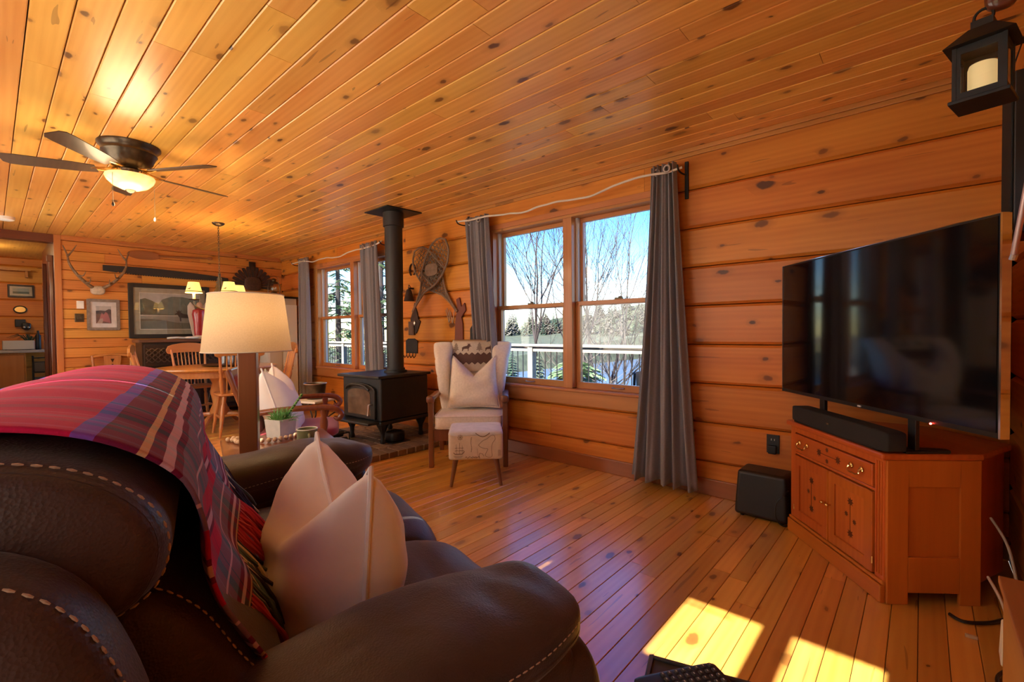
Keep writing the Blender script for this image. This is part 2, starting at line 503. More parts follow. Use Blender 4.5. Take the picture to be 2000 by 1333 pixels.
def cuts(a, b, lo, hi, r):
    """random joints between a and b"""
    out = [a]
    x = a + r.uniform(lo*0.3, hi)
    while x < b - lo*0.35:
        out.append(x); x += r.uniform(lo, hi)
    out.append(b)
    return list(zip(out, out[1:]))

# floor: boards run towards the window wall
floor = struct(MB().bb(-12.6, XR+0.1, YF-0.1, YB+0.1, -0.12, -0.022).build('floor', M_DARKGAP))
r = random.Random(11)
bw = 0.0835
k = 0
x = XR
while x > XL - 0.05:
    for y0, y1 in cuts(YF, YB, 1.7, 3.6, r):
        plank('floor_board', floor, M_FLOOR, y1-y0-0.002, bw-0.002, 0.02, (x-bw/2, (y0+y1)/2, 0), (0, 1, 0), (-1, 0, 0), 0.0018)
    x -= bw
kf = struct(MB().bb(-12.6, x, YF, YB, -0.022, 0).build('floor_kitchen', plain('kitchen_vinyl', (0.36, 0.25, 0.17), 0.5, noise=0.15, nscale=6)))

# ceiling: boards run along the window wall
ceil = struct(MB().bb(-12.6, XR+0.1, YF-0.1, YB+0.1, ZC+0.03, ZC+0.12).build('ceiling', M_DARKGAP))
cw = 0.1232
y = YB
while y > YF:
    for x0, x1 in cuts(XL, XR, 1.8, 4.2, r):
        plank('ceiling_board', ceil, M_CEIL, x1-x0-0.002, cw-0.0045, 0.024, ((x0+x1)/2, y-cw/2, ZC), (1, 0, 0), (0, -1, 0), 0.004)
    y -= cw
MB().bb(-12.6, XL-0.12, YF, YB, ZC, ZC+0.03).build('kitchen_panel', M_CEIL, ceil)

# window wall: log courses
wall_back = struct(MB().bb(XL-0.2, -6.95, YB+0.10, YB+0.14, 0, ZC).bb(-4.85, -3.22, YB+0.10, YB+0.14, 0, ZC).bb(-1.40, XR+0.2, YB+0.10, YB+0.14, 0, ZC)
    .bb(-6.95, -4.85, YB+0.10, YB+0.14, 0, 0.62).bb(-3.22, -1.40, YB+0.10, YB+0.14, 0, 0.62).bb(-6.95, -4.85, YB+0.10, YB+0.14, 2.17, ZC).bb(-3.22, -1.40, YB+0.10, YB+0.14, 2.17, ZC).build('wall_back', M_DARKGAP))
COURSE = 0.276
OPEN = [(-6.90, -4.88), (-3.20, -1.41)]
WZ0, WZ1 = 0.640, 2.160
def wall_log(x0, x1, z0, z1):
    plank('log', wall_back, M_LOG, x1-x0-0.002, z1-z0-0.006, 0.10, ((x0+x1)/2, YB, (z0+z1)/2), (1, 0, 0), (0, 0, 1), min(0.017, (z1-z0)*0.3))
for kk in range(-1, 9):
    z0, z1 = 0.228+COURSE*kk-0.0, 0.228+COURSE*(kk+1)
    z0, z1 = max(z0, 0.0), min(z1, ZC)
    if z1 - z0 < 0.02: continue
    spans = [(XL, XR)]
    if z0 >= WZ0 - 0.2 and z1 <= WZ1 + 0.02:
        spans = [(XL, OPEN[0][0]), (OPEN[0][1], OPEN[1][0]), (OPEN[1][1], XR)]
        if z0 < WZ0:
            for a, b in OPEN: wall_log(a, b, z0, WZ0)
    for a, b in spans:
        for x0, x1 in (cuts(a, b, 1.6, 3.4, r) if b - a > 2.2 else [(a, b)]):
            wall_log(x0, x1, z0, z1)

# crown and base trim
struct(MB().bb(XL, XR, YB-0.018, YB, ZC-0.055, ZC).bb(XL, XR, YB-0.034, YB-0.018, ZC-0.03, ZC).build('trim_1', M_TRIM, bevel=0.004))
struct(MB().bb(XL, XL+0.018, 0.62, YB-0.04, ZC-0.06, ZC).bb(XL+0.018, XL+0.034, 0.62, YB-0.04, ZC-0.03, ZC).build('trim_2', wood('pine_trim_cross', (0.60, 0.25, 0.07), (0.42, 0.145, 0.035), knots=0.12, axis='Y'), bevel=0.004))
struct(MB().bb(XL, XR, YB-0.022, YB, 0.0, 0.115).build('baseboard_back', wood('baseboard_stain', (0.40, 0.14, 0.04), (0.26, 0.08, 0.02), knots=0.1, rough=0.4, var=0.05), bevel=0.005))

# far wall of the room: narrow pine boarding
wall_left = struct(MB().bb(XL-0.10, XL-0.035, 0.62, YB+0.1, 0, ZC).build('wall_left', M_DARKGAP))
zz = 0.0
while zz < ZC - 0.02:
    z1 = min(zz + 0.1255, ZC)
    for y0, y1 in cuts(0.62, YB, 1.2, 2.6, r):
        plank('wall_board', wall_left, M_PLANK, y1-y0-0.0015, z1-zz-0.004, 0.034, (XL, (y0+y1)/2, (zz+z1)/2), (0, 1, 0), (0, 0, 1), 0.006)
    zz += 0.1255
struct(MB().bb(XL-0.02, XL+0.022, 0.555, 0.62, 0, ZC-0.002).build('trim_3', M_TRIMZ, bevel=0.004))
# thick end of that wall and the passage side leading to the kitchen
struct(MB().bb(-10.1, XL-0.02, 0.556, 0.66, 0, ZC).build('wall_passage', M_DARKTRIM))
struct(MB().bb(-8.42, -8.36, 0.52, 0.556, 0, 2.12).bb(-8.42, -8.36, 0.50, 0.556, 2.12, 2.2).bb(-9.5, -9.4, 0.515, 0.556, 0, 2.2).build('trim_4', wood('door_casing', (0.24, 0.06, 0.02), (0.13, 0.03, 0.012), knots=0, rough=0.25, coat=0.5, axis='Z'), bevel=0.006))
struct(MB().bb(XL-0.16, XL, YF, 0.556, ZC-0.10, ZC).build('trim_5', wood('header_beam', (0.20, 0.06, 0.02), (0.11, 0.03, 0.01), knots=0.1, axis='Y')))

# wall on the television side
wall_right = struct(MB().bb(XR+0.10, XR+0.14, YF-0.1, YB+0.1, 0, ZC).build('wall_right', M_DARKGAP))
for kk in range(-1, 9):
    z0, z1 = max(0.09+COURSE*kk, 0), min(0.09+COURSE*(kk+1), ZC)
    if z1 - z0 < 0.02: continue
    for y0, y1 in cuts(YF, YB, 1.6, 3.0, r):
        plank('log', wall_right, M_LOG, y1-y0-0.0015, z1-z0-0.0015, 0.10, (XR, (y0+y1)/2, (z0+z1)/2), (0, -1, 0), (0, 0, 1), 0.017)

# wall behind the camera, with added fill windows and a door whose two upper lights let the sun in
OPENF = [(-7.5, -5.9), (-5.1, -3.3), (-2.75, -1.35)]  # openings invented to bring soft fill light into the room
FZ0, FZ1 = 0.78, 2.16
wf_ = MB().bb(0.02, XR+0.1, YF-0.14, YF-0.10, 0, ZC+0.1).bb(-0.93, 0.02, YF-0.14, YF-0.10, 2.25, ZC+0.1).bb(-12.6, -0.93, YF-0.14, YF-0.10, -0.1, FZ0).bb(-12.6, -0.93, YF-0.14, YF-0.10, FZ1, ZC+0.1)
xe = -12.6
for a, b in OPENF + [(-0.93, -0.93)]:
    wf_.bb(xe, a, YF-0.14, YF-0.10, FZ0, FZ1); xe = b
wall_front = struct(wf_.build('wall_front', M_DARKGAP))
for kk in range(-1, 9):
    z0, z1 = max(0.228+COURSE*kk, 0), min(0.228+COURSE*(kk+1), ZC)
    if z1 - z0 < 0.02: continue
    if z1 > 2.2: sp_ = [(-8.2, -4.2), (-4.2, -0.93), (0.02, XR)]
    elif z0 < FZ0 - 0.01: sp_ = [(-8.2, -4.6), (-4.6, -0.93), (0.02, XR)]
    else: sp_ = [(-8.2, -7.5), (-5.9, -5.1), (-3.3, -2.75), (-1.35, -0.93), (0.02, XR)]
    for x0, x1 in sp_:
        plank('log', wall_front, M_LOG, x1-x0-0.0015, z1-z0-0.0015, 0.10, ((x0+x1)/2, YF, (z0+z1)/2), (-1, 0, 0), (0, 0, 1), 0.017)
M_FILL_BLIND = shade_cloth('fill_blind_linen', (0.95, 0.86, 0.73), 0.85)  # sunlit translucent cloth, added out of view as a soft fill source
for i, (a, b) in enumerate(OPENF):
    w = structure('window_%d' % (i+3), ((a+b)/2, YF, FZ0))  # invented window, never in view, added for its fill light
    Mw = T(-(a+b)/2, -YF, -FZ0)
    MB(Mw).bb(a, a+0.04, YF-0.14, YF+0.01, FZ0, FZ1).build('side_jamb', M_TRIMZ, w)
    MB(Mw).bb(b-0.04, b, YF-0.14, YF+0.01, FZ0, FZ1).build('side_jamb', M_TRIMZ, w)
    MB(Mw).bb(a+0.04, b-0.04, YF-0.14, YF+0.01, FZ0, FZ0+0.04).build('window_sill', M_TRIM, w)
    MB(Mw).bb(a+0.04, b-0.04, YF-0.14, YF+0.01, FZ1-0.04, FZ1).build('head_jamb', M_TRIM, w)
    MB(Mw).bb(a+0.04, b-0.04, YF-0.10, YF-0.096, FZ0+0.04, FZ1-0.04).build('pane', M_GLASS, w)
    MB(Mw).grid(lambda u, v: (lerp(a+0.045, b-0.045, u), YF-0.045, lerp(FZ0+0.05, FZ1-0.05, v)), 4, 4).build('fill_roller_blind', M_FILL_BLIND, w)
    MB(Mw).cyl((a+0.045, YF-0.045, FZ1-0.06), (b-0.045, YF-0.045, FZ1-0.06), 0.018).build('fill_blind_roller', M_WHITE, w)
door = structure('door_1', (-0.455, YF-0.07, 0))
DX = [(-0.93, -0.745), (-0.462, -0.352), (-0.086, 0.02)]
dm = MB(T(0.455, 0, 0))
for a, b in DX: dm.bb(a, b, -0.02, 0.02, 1.775, 2.185)
dm.bb(-0.93, 0.02, -0.02, 0.02, 0.0, 0.22).bb(-0.93, -0.83, -0.02, 0.02, 0.22, 1.66).bb(-0.08, 0.02, -0.02, 0.02, 0.22, 1.66).bb(-0.93, 0.02, -0.02, 0.02, 1.66, 1.775).bb(-0.93, 0.02, -0.02, 0.02, 2.185, 2.30)
dm.build('door_leaf', M_TRIMZ, door)
for a, b in ((-0.745, -0.462), (-0.352, -0.086)):
    MB(T(0.455, 0, 0)).bb(a, b, -0.004, 0.0, 1.775, 2.185).build('pane', M_GLASS, door)
MB(T(0.455, 0, 0)).grid(lambda u, v: (lerp(-0.835, -0.075, u), 0.024+0.004*math.sin(u*60), lerp(0.20, 1.68, v)), 60, 2).build('fill_door_curtain', shade_cloth('fill_curtain_linen', (0.80, 0.70, 0.56), 0.40), door, smooth=True)  # unseen curtain over added glazing, fills the sofa and television side with light
MB(T(0.455, 0, 0)).bb(-0.83, -0.08, -0.004, 0.0, 0.22, 1.66).build('pane', M_GLASS, door)  # lower pane added along with the curtain to let fill light in
MB(T(0.455, 0, 0)).bb(-0.745, -0.56, 0.004, 0.012, 2.130, 2.138).build('hook_rail', M_IRON, door)
MB().cyl((0.36, 0.02, 1.0), (0.36, 0.07, 1.0), 0.012).sphere((0.36, 0.085, 1.0), 0.03).build('knob', M_BRASS, door, smooth=True)

# ------------------------------------------------------------------ windows
M_SASH = wood('window_pine', (0.58, 0.26, 0.085), (0.42, 0.16, 0.045), knots=0.05, rough=0.4, coat=0.2, axis='X', var=0.06)
M_SASHZ = wood('window_pine_upright', (0.58, 0.26, 0.085), (0.42, 0.16, 0.045), knots=0.08, rough=0.4, coat=0.2, axis='Z', var=0.06)
M_VINYL = plain('pale_window_track', (0.62, 0.60, 0.58), 0.5)
def window(name, x0, x1, xm):
    w = structure(name, ((x0+x1)/2, YB, WZ0))
    ox, oz = (x0+x1)/2, WZ0
    M = T(-ox, -YB, -oz)
    # jamb lining of the opening and casing on the room side
    MB(M).bb(x0, x1, YB-0.012, YB+0.15, WZ1-0.022, WZ1).build('head_jamb', M_SASH, w)
    for a in (x0, x1-0.022):
        MB(M).bb(a, a+0.022, YB-0.012, YB+0.15, WZ0, WZ1-0.022).build('side_jamb', M_SASHZ, w)
    MB(M).bb(x0-0.03, x1+0.03, YB-0.045, YB+0.15, WZ0, WZ0+0.024).build('window_sill', M_SASH, w, bevel=0.006)
    MB(M).bb(x0-0.02, x1+0.02, YB-0.026, YB-0.001, WZ0-0.115, WZ0).build('apron', M_SASH, w, bevel=0.004)
    for a in (x0-0.075, x1):
        MB(M).bb(a, a+0.075, YB-0.022, YB-0.001, WZ0-0.02, WZ1+0.05).build('side_casing', M_SASHZ, w, bevel=0.004)
    MB(M).bb(x0, x1, YB-0.022, YB-0.001, WZ1, WZ1+0.05).build('head_casing', M_SASH, w, bevel=0.004)
    MB(M).bb(xm-0.045, xm+0.045, YB-0.012, YB+0.13, WZ0+0.024, WZ1-0.022).build('mullion', M_SASHZ, w, bevel=0.004)
    zmid = 1.395
    for a, b in ((x0+0.022, xm-0.045), (xm+0.045, x1-0.022)):
        # pale balance tracks
        for t0 in (a, b-0.02):
            MB(M).bb(t0, t0+0.02, YB+0.055, YB+0.12, WZ0+0.024, WZ1-0.022).build('sash_track', M_VINYL, w)
        for (z0, z1, yy, nm) in ((zmid-0.02, WZ1-0.022, YB+0.095, 'upper_sash'), (WZ0+0.024, zmid+0.02, YB+0.045, 'lower_sash')):
            s0, s1 = a+0.004, b-0.004
            st = 0.042
            lo = 0.055 if nm == 'lower_sash' else 0.036
            sa = MB(M)
            sa.bb(s0, s1, yy, yy+0.036, z0, z0+lo).bb(s0, s1, yy, yy+0.036, z1-0.036, z1)
            so = sa.build(nm, M_SASH, w, bevel=0.003)
            for q in (s0, s1-st):
                MB(M).bb(q, q+st, yy+0.001, yy+0.035, z0+lo, z1-0.036).build('stile', M_SASHZ, so)
            MB(M).bb(s0+st, s1-st, yy+0.014, yy+0.018, z0+lo, z1-0.036).build('pane', M_GLASS, so)
            if nm == 'lower_sash':
                c = (s0+s1)/2
                MB(M).tube(smooth_path([(c-0.05, yy, z0+0.03), (c-0.045, yy-0.02, z0+0.027), (c, yy-0.026, z0+0.025), (c+0.045, yy-0.02, z0+0.027), (c+0.05, yy, z0+0.03)], 4), 0.005, 6).build('sash_lift', M_NICKEL, so, smooth=True)
                MB(M).bb(c-0.035, c+0.035, yy+0.004, yy+0.03, z1, z1+0.014).bb(c-0.004, c+0.03, yy+0.01, yy+0.022, z1+0.014, z1+0.024).build('sash_lock', M_BRONZE, so, bevel=0.003)
    return w
window('window_1', -3.20, -1.41, -2.295)
window('window_2', -6.90, -4.88, -5.875)

# ------------------------------------------------------------------ outdoors
M_DECK = plain('weathered_deck', (0.52, 0.46, 0.38), 0.8, noise=0.15, nscale=9)
M_RAIL = plain('pale_rail_timber', (0.27, 0.24, 0.20), 0.75, noise=0.12, nscale=12)
M_BALUSTER = plain('black_baluster', (0.03, 0.03, 0.032), 0.4, 0.4)
deck = struct(MB().bb(-16, 4, YB+0.16, 6.15, -0.20, -0.14).build('deck', M_DECK))
rail = thing('deck_railing', 'pale timber deck railing with slim black balusters seen through the windows', 'railing', (-5, 6.0, -0.14))
RM = T(5, -6.0, 0.14)
MB(RM).bb(-15.9, 3.5, 5.93, 6.07, 0.91, 0.95).build('top_rail', M_RAIL, rail, bevel=0.006)
MB(RM).bb(-15.9, 3.5, 5.975, 6.025, 0.83, 0.91).build('upper_rail', M_RAIL, rail)
MB(RM).bb(-15.9, 3.5, 5.975, 6.025, -0.06, 0.02).build('lower_rail', M_RAIL, rail)
for px in (-15.2, -13.2, -11.05, -9.9, -7.0, -4.88, -2.82, -0.8, 1.4, 3.4):
    MB(RM).bb(px-0.05, px+0.05, 5.95, 6.05, -0.14, 0.91).build('post', M_RAIL, rail)
bx = -15.1
bal = None
while bx < 3.4:
    if bal is None:
        bal = MB().cyl((0, 0, 0.0), (0, 0, 0.83), 0.0095, n=6).build('baluster', M_BALUSTER, rail)
        bal.location = (bx+5, 0, 0.14)
    else:
        b2 = bal.copy(); COL.objects.link(b2); b2.location = (bx+5, 0, 0.14)
    bx += 0.118

# ground falls away to a lake, wooded shore beyond
def hill(x, y):
    return -1.0 - 0.22*min(max(y-6, 0), 26) + 0.4*math.sin(x*0.3)*math.sin(y*0.21)
gm = MB()
def gfun(u, v):
    x = lerp(-150, 70, u); y = 5.0 + (v**1.8)*215
    if y < 36: z = hill(x, y)
    elif y < 128 and x > -64: z = -7.6
    else:
        z = -7.6 + max(0, min(1, (y-128)/70))*17 + (3.0*math.sin(x*0.05)+1.5*math.sin(x*0.13+1))*min(1, max(0, (y-128)/40))
        if x <= -64 and y < 150: z = max(z, -6.5 + (y-36)*0.06)
    return (x, y, z)
gm.grid(gfun, 60, 44)
struct(gm.build('ground', plain('spring_undergrowth', (0.05, 0.062, 0.034), 0.95, noise=0.5, nscale=0.6), smooth=True))
struct(MB().bb(-66, 70, 30, 132, -7.3, -7.2).build('lake', plain('lake_water', (0.09, 0.15, 0.27), 0.18, noise=0.1, nscale=0.5)))

def needles(mb, rr, h, rad, tiers, per, droop=0.35, z0=0.12):
    for t in range(tiers):
        f = t/(tiers-1)
        z = h*(z0 + (0.97-z0)*f)
        L = rad*(1-f)**0.85 + 0.05*rad
        for k in range(per):
            a = 2*PI*(k+rr.random())/per
            l = L*rr.uniform(0.75, 1.1)
            d = Vector((math.cos(a), math.sin(a), 0)); s = Vector((-d.y, d.x, 0))
            w = l*0.30
            p0 = Vector((0, 0, z+l*0.10)); p1 = p0 + d*l*0.55 + Vector((0, 0, -droop*l*0.30)); p2 = p0 + d*l + Vector((0, 0, -droop*l))
            th = Vector((0, 0, -l*0.07))
            mb.add([p0, p1+s*w, p2, p1-s*w, p1+th], [(0, 1, 4), (1, 2, 4), (2, 3, 4), (3, 0, 4), (0, 3, 2, 1)])
M_FIR = [plain('fir_green_%d' % i, c, 0.9, noise=0.35, nscale=1.5) for i, c in enumerate([(0.025, 0.055, 0.035), (0.035, 0.07, 0.038), (0.065, 0.085, 0.055), (0.09, 0.085, 0.07)])]
M_BARK = plain('grey_bark', (0.10, 0.085, 0.075), 0.9, noise=0.3, nscale=5)
M_BARK2 = plain('dark_bark', (0.035, 0.028, 0.027), 0.9, noise=0.3, nscale=5)
fir_meshes = []
for i in range(4):
    rr = random.Random(100+i)
    mb = MB(); needles(mb, rr, 9.0, 2.1 if i < 3 else 3.0, 16, 9)
    ob = mb.build('foliage', M_FIR[i]); fir_meshes.append(ob.data)
    bpy.data.objects.remove(ob)
trk = MB().cyl((0, 0, -0.6), (0, 0, 8.6), 0.16, 0.03, 6).build('trunk', M_BARK2); trunk_mesh = trk.data; bpy.data.objects.remove(trk)
def fir(x, y, z, s, kind, label, group):
    t = thing('fir_tree', label, 'tree', (x, y, z), rnd.uniform(0, 360), group)
    t.scale = (s*rnd.uniform(0.85, 1.15), s*rnd.uniform(0.85, 1.15), s*rnd.uniform(0.85, 1.2))
    for nm, me in (('foliage', fir_meshes[kind]), ('trunk', trunk_mesh)):
        o = bpy.data.objects.new(nm, me); COL.objects.link(o); o.parent = t
    return t
rr = random.Random(5)
spots = []
while len(spots) < 165:
    x = rr.uniform(-150, 40); y = rr.uniform(133, 190)
    if all((x-a)**2+(y-b)**2 > 5.6**2 for a, b in spots): spots.append((x, y))
for x, y in spots:          # wooded far shore
    z = gfun((x+150)/220, ((y-5)/215)**(1/1.8))[2]
    fir(x, y, z-0.5, rr.uniform(0.7, 1.25), rr.choice((0, 1, 2, 3, 3)), 'small distant fir on the wooded far shore of the lake', 'trees on the far shore')
spots = []
while len(spots) < 46:
    y = rr.uniform(22, 60); x = -y*rr.uniform(0.78, 2.4)
    if all((x-a)**2+(y-b)**2 > 4.2**2 for a, b in spots): spots.append((x, y))
for x, y in spots:          # slope to the left of the lake
    fir(x, y, hill(x, min(y, 36))-0.4, rr.uniform(0.45, 0.85), rr.choice((0, 1, 1, 2, 2)), 'green fir on the near slope below the deck', 'firs on the near slope')

def bare_tree(name, label, base, height, seed, mat, lean=(0, 0), spread=0.6, depth=5, r0=0.09, first=0.25, group=None):
    rr = random.Random(seed)
    mb = MB(); trunk = MB()
    def grow(p, d, L, rad, lev):
        n = 4
        pts = [p]; rs = [rad]
        for k in range(n):
            d = (d + Vector((rr.uniform(-1, 1), rr.uniform(-1, 1), rr.uniform(-0.5, 0.9)))*0.16).normalized()
            p = p + d*L/n
            pts.append(p); rs.append(max(rad*(1-0.50*(k+1)/n), 0.0042))
        (trunk if lev < 2 else mb).tube(pts, rs, 6 if lev < 2 else 3, caps=False)
        if lev >= depth: return
        m = 3 if lev < 2 else rr.choice((2, 2, 3))
        for c in range(m):
            k = rr.randint(1, n)
            ax = Vector((rr.uniform(-1, 1), rr.uniform(-1, 1), rr.uniform(-0.2, 0.5))).normalized()
            nd = (d*(1-spread) + ax*spread + Vector((0, 0, 0.18))).normalized()
            grow(pts[k], nd, L*rr.uniform(0.58, 0.82), rs[k]*0.72, lev+1)
        grow(pts[-1], d, L*0.75, rs[-1], lev+1)
    grow(Vector((0, 0, 0)), Vector((lean[0], lean[1], 1)).normalized(), height*0.33, r0, 0)
    t = thing(name, label, 'tree', base, 0, group)
    trunk.build('trunk', mat, t, smooth=True, fix=False)
    b = mb.build('branches', mat, t, fix=False)
    return t
def at_px(lat, d):          # a spot by its sideways offset and distance along the camera axis
    return Vector((-0.663*d + 0.748*lat, 0.748*d + 0.663*lat))
def bt(name, label, lat, d, h, seed, mat, zb=None, **k):
    p = at_px(lat, d)
    return bare_tree(name, label, (p.x, p.y, hill(p.x, p.y) if zb is None else zb), h, seed, mat, **k)
bt('bare_tree', 'tall bare tree with dark trunk in the right half of the big window', 2.55, 14.0, 11.0, 3, M_BARK2, spread=0.42, r0=0.11, depth=5)
bt('bare_tree', 'pale bare birch beside the dark trunk beyond the deck railing', 3.1, 13.0, 8.0, 8, M_BARK, spread=0.5, r0=0.07, depth=4)
bt('bare_tree', 'bare tree with arching twigs in the left half of the big window', 0.1, 11.5, 8.5, 21, M_BARK2, lean=(0.30, 0.12), spread=0.5, r0=0.07, depth=5)
bt('bare_tree', 'thin bare sapling leaning in behind the left sash of the big window', 0.9, 12.5, 8.0, 33, M_BARK2, lean=(0.35, 0.1), spread=0.55, r0=0.05, depth=4)
bt('bare_tree', 'bushy bare scrub just below the deck railing', 2.2, 12.0, 5.0, 44, M_BARK, spread=0.65, r0=0.05, depth=4)

def evergreen(name, label, base, h, rad, seed, mat, boughs=95):
    rr = random.Random(seed)
    t = thing(name, label, 'tree', base)
    MB().tube([(0, 0, -1), (0.05, 0, h*0.5), (0, 0.05, h)], [0.16, 0.10, 0.02], 8).build('trunk', M_BARK2, t, smooth=True)
    fo, br = MB(), MB()
    for i in range(boughs):
        f = rr.random()
        z = h*(0.03+0.94*f); L = rad*(1-0.75*f)*rr.uniform(0.6, 1.1); a = rr.uniform(0, 2*PI)
        d = Vector((math.cos(a), math.sin(a), 0))
        pts = [Vector((0, 0, z)) + d*L*q + Vector((0, 0, 0.18*L*q - 0.42*L*q*q)) for q in (0, 0.3, 0.6, 1.0)]
        br.tube(pts, [0.03, 0.022, 0.014, 0.005], 3, caps=False)
        side = Vector((-d.y, d.x, 0))
        for q in range(26):
            s = rr.uniform(0.2, 1.0); k = min(int(s*3), 2); p = pts[k].lerp(pts[k+1], min(max(s*3-k, 0), 1))
            sg = rr.choice((-1, 1)); ln = 0.34*(1.25-s)*rr.uniform(0.6, 1.3)
            e = p + side*sg*ln + d*ln*0.7 + Vector((0, 0, -ln*rr.uniform(0.2, 0.7)))
            w = 0.05
            mid = p.lerp(e, 0.5)
            fo.add([p, mid+d*w+Vector((0, 0, 0.01)), e, mid-d*w, mid+Vector((0, 0, -0.03))], [(0, 1, 4), (1, 2, 4), (2, 3, 4), (3, 0, 4), (0, 3, 2, 1)])
    br.build('boughs', M_BARK2, t, fix=False)
    fo.build('foliage', mat, t, fix=False)
    return t
M_PINE = plain('hemlock_needles', (0.13, 0.21, 0.10), 0.85, noise=0.35, nscale=6)
evergreen('hemlock_tree', 'green hemlock filling the left half of the far window', (-17.8, 9.4, -1.6), 8.5, 2.3, 61, M_PINE, 100)
evergreen('hemlock_tree', 'green hemlock behind the right half of the far window', (-15.0, 9.6, -1.8), 9.0, 2.1, 62, M_PINE, 90)
evergreen('hemlock_tree', 'low hemlock below the deck in the left half of the big window', (-6.5, 9.6, -3.6), 4.3, 2.2, 63, M_PINE, 120)

# wicker chair on the deck
wc = thing('patio_chair', 'wicker patio chair on the deck at the right edge of the big window', 'chair', (-2.05, 4.75, -0.14), 200)
MB().superq((0, 0, 0.42), (0.25, 0.25, 0.04), 0.5, 0.4).build('seat', plain('tan_wicker', (0.45, 0.34, 0.22), 0.8, bump=0.8, bscale=90), wc, smooth=True)
MB().grid(lambda u, v: (lerp(-0.26, 0.26, u), 0.24+0.10*v-0.10*(2*u-1)**2, 0.44+0.46*v-0.03*(2*u-1)**2), 10, 8).build('backrest', bpy.data.materials['tan_wicker'], wc, smooth=True, solid=0.02)
for sx in (-1, 1):
    MB().tube(smooth_path([(0.27*sx, -0.25, 0), (0.28*sx, -0.26, 0.4), (0.29*sx, -0.2, 0.62), (0.29*sx, 0.15, 0.66), (0.27*sx, 0.30, 0.86)], 5), 0.014, 8).build('arm_frame', M_IRON, wc, smooth=True)
    MB().tube([(0.26*sx, 0.22, 0.42), (0.28*sx, 0.30, 0)], 0.014, 8).build('leg', M_IRON, wc, smooth=True)
# ------------------------------------------------------------------ curtains and rods
def curtain(label, top, bot, y, folds, depth, seed, mat=None, mid=None, rings=2, tied=None):
    rr = random.Random(seed)
    (a0, a1, zt), (b0, b1, zb) = top, bot
    t = thing('curtain', label, 'curtain', ((a0+a1)/2, y, zb), 0, 'grey curtains at the windows')
    ph = [rr.uniform(-0.5, 0.5) for _ in range(4)]
    def f(u, v):        # v from top to bottom
        e = v**1.25
        x0, x1 = lerp(a0, b0, e), lerp(a1, b1, e)
        if mid:
            k = math.sin(PI*min(v/mid[2], 1) if v < mid[2] else PI/2 + PI/2*(v-mid[2])/(1-mid[2]) if False else 0)
        uu = u + 0.02*math.sin(2*PI*u*2+ph[0]+v*1.5)
        x = lerp(x0, x1, uu)
        dd = depth*(0.55+0.45*v)
        yy = y + dd*math.sin(2*PI*folds*u + ph[1] + 0.5*math.sin(3*v+ph[2])) + 0.35*dd*math.sin(2*PI*folds*2.3*u+ph[3]+2*v)
        z = lerp(zt, zb, v) + (0.012*math.sin(2*PI*folds*u+1.2) if v > 0.99 else 0)
        return (x-(a0+a1)/2, yy-y, z-zb)
    MB().grid(f, folds*14, 36).build('cloth', mat or M_CURTAIN, t, smooth=True, angle=180, solid=0.004)
    for k in range(rings):
        u = (k+0.5)/rings
        x = lerp(a0, a1, u)-(a0+a1)/2
        # grommet lies in the cloth near the top
        yv = f(u, 0.02)[1]
        c = []
        for q in range(16):
            an = 2*PI*q/16
            c.append((x+0.022*math.cos(an), yv-depth*0.2-0.016, zt-zb-0.05+0.022*math.sin(an)))
        MB().tube(c, 0.006, 6, closed=True).build('grommet', M_NICKEL, t, smooth=True)
    return t
curtain('long grey curtain flaring to the floor at the right side of the big window', (-1.475, -1.29, 2.335), (-1.66, -1.15, 0.05), 3.20, 5, 0.042, 1)
curtain('grey curtain at the left side of the big window behind the wing chair', (-3.47, -3.14, 2.30), (-3.27, -2.99, 0.30), 3.21, 5, 0.038, 2)
curtain('bright-edged grey curtain at the left side of the far window by the white cabinet', (-7.26, -6.92, 2.315), (-7.25, -6.90, 0.06), 3.20, 4, 0.04, 3)
curtain('dark grey curtain hanging beside the stove pipe at the far window', (-5.42, -5.03, 2.30), (-5.30, -4.90, 0.06), 3.19, 4, 0.04, 4)

def rod(label, x0, x1, z, seed, sag, ends):
    rr = random.Random(seed)
    t = thing('curtain_rod', label, 'curtain rod', ((x0+x1)/2, 3.17, z))
    n = 22
    pts = []
    for i in range(n+1):
        u = i/n
        pts.append((lerp(x0, x1, u)-(x0+x1)/2, 0.010*math.sin(u*17+seed), -sag*math.sin(PI*u)**1.2 + 0.010*math.sin(u*21+seed) + rr.uniform(-0.005, 0.005)))
    MB().tube(smooth_path(pts, 3), 0.0085, 8).build('branch', plain('peeled_branch_%d' % seed, (0.72, 0.66, 0.58), 0.6), t, smooth=True)
    for e in ends:
        xx = e-(x0+x1)/2
        b = MB()
        b.bb(xx-0.013, xx+0.013, 0.145, 0.158, -0.19, 0.075)
        b.tube(smooth_path([(xx, 0.15, -0.02), (xx, 0.06, -0.03), (xx, 0.0, -0.02), (xx, -0.02, 0.01)], 4), 0.007, 6)
        b.build('bracket', M_IRON, t, bevel=0.003)
    return t
rod('pale peeled-branch curtain rod across the top of the big window', -3.55, -1.24, 2.285, 3, 0.055, (-1.262, -3.53))
rod('pale peeled-branch curtain rod across the top of the far window', -7.40, -4.90, 2.265, 5, 0.05, (-7.38, -4.92))

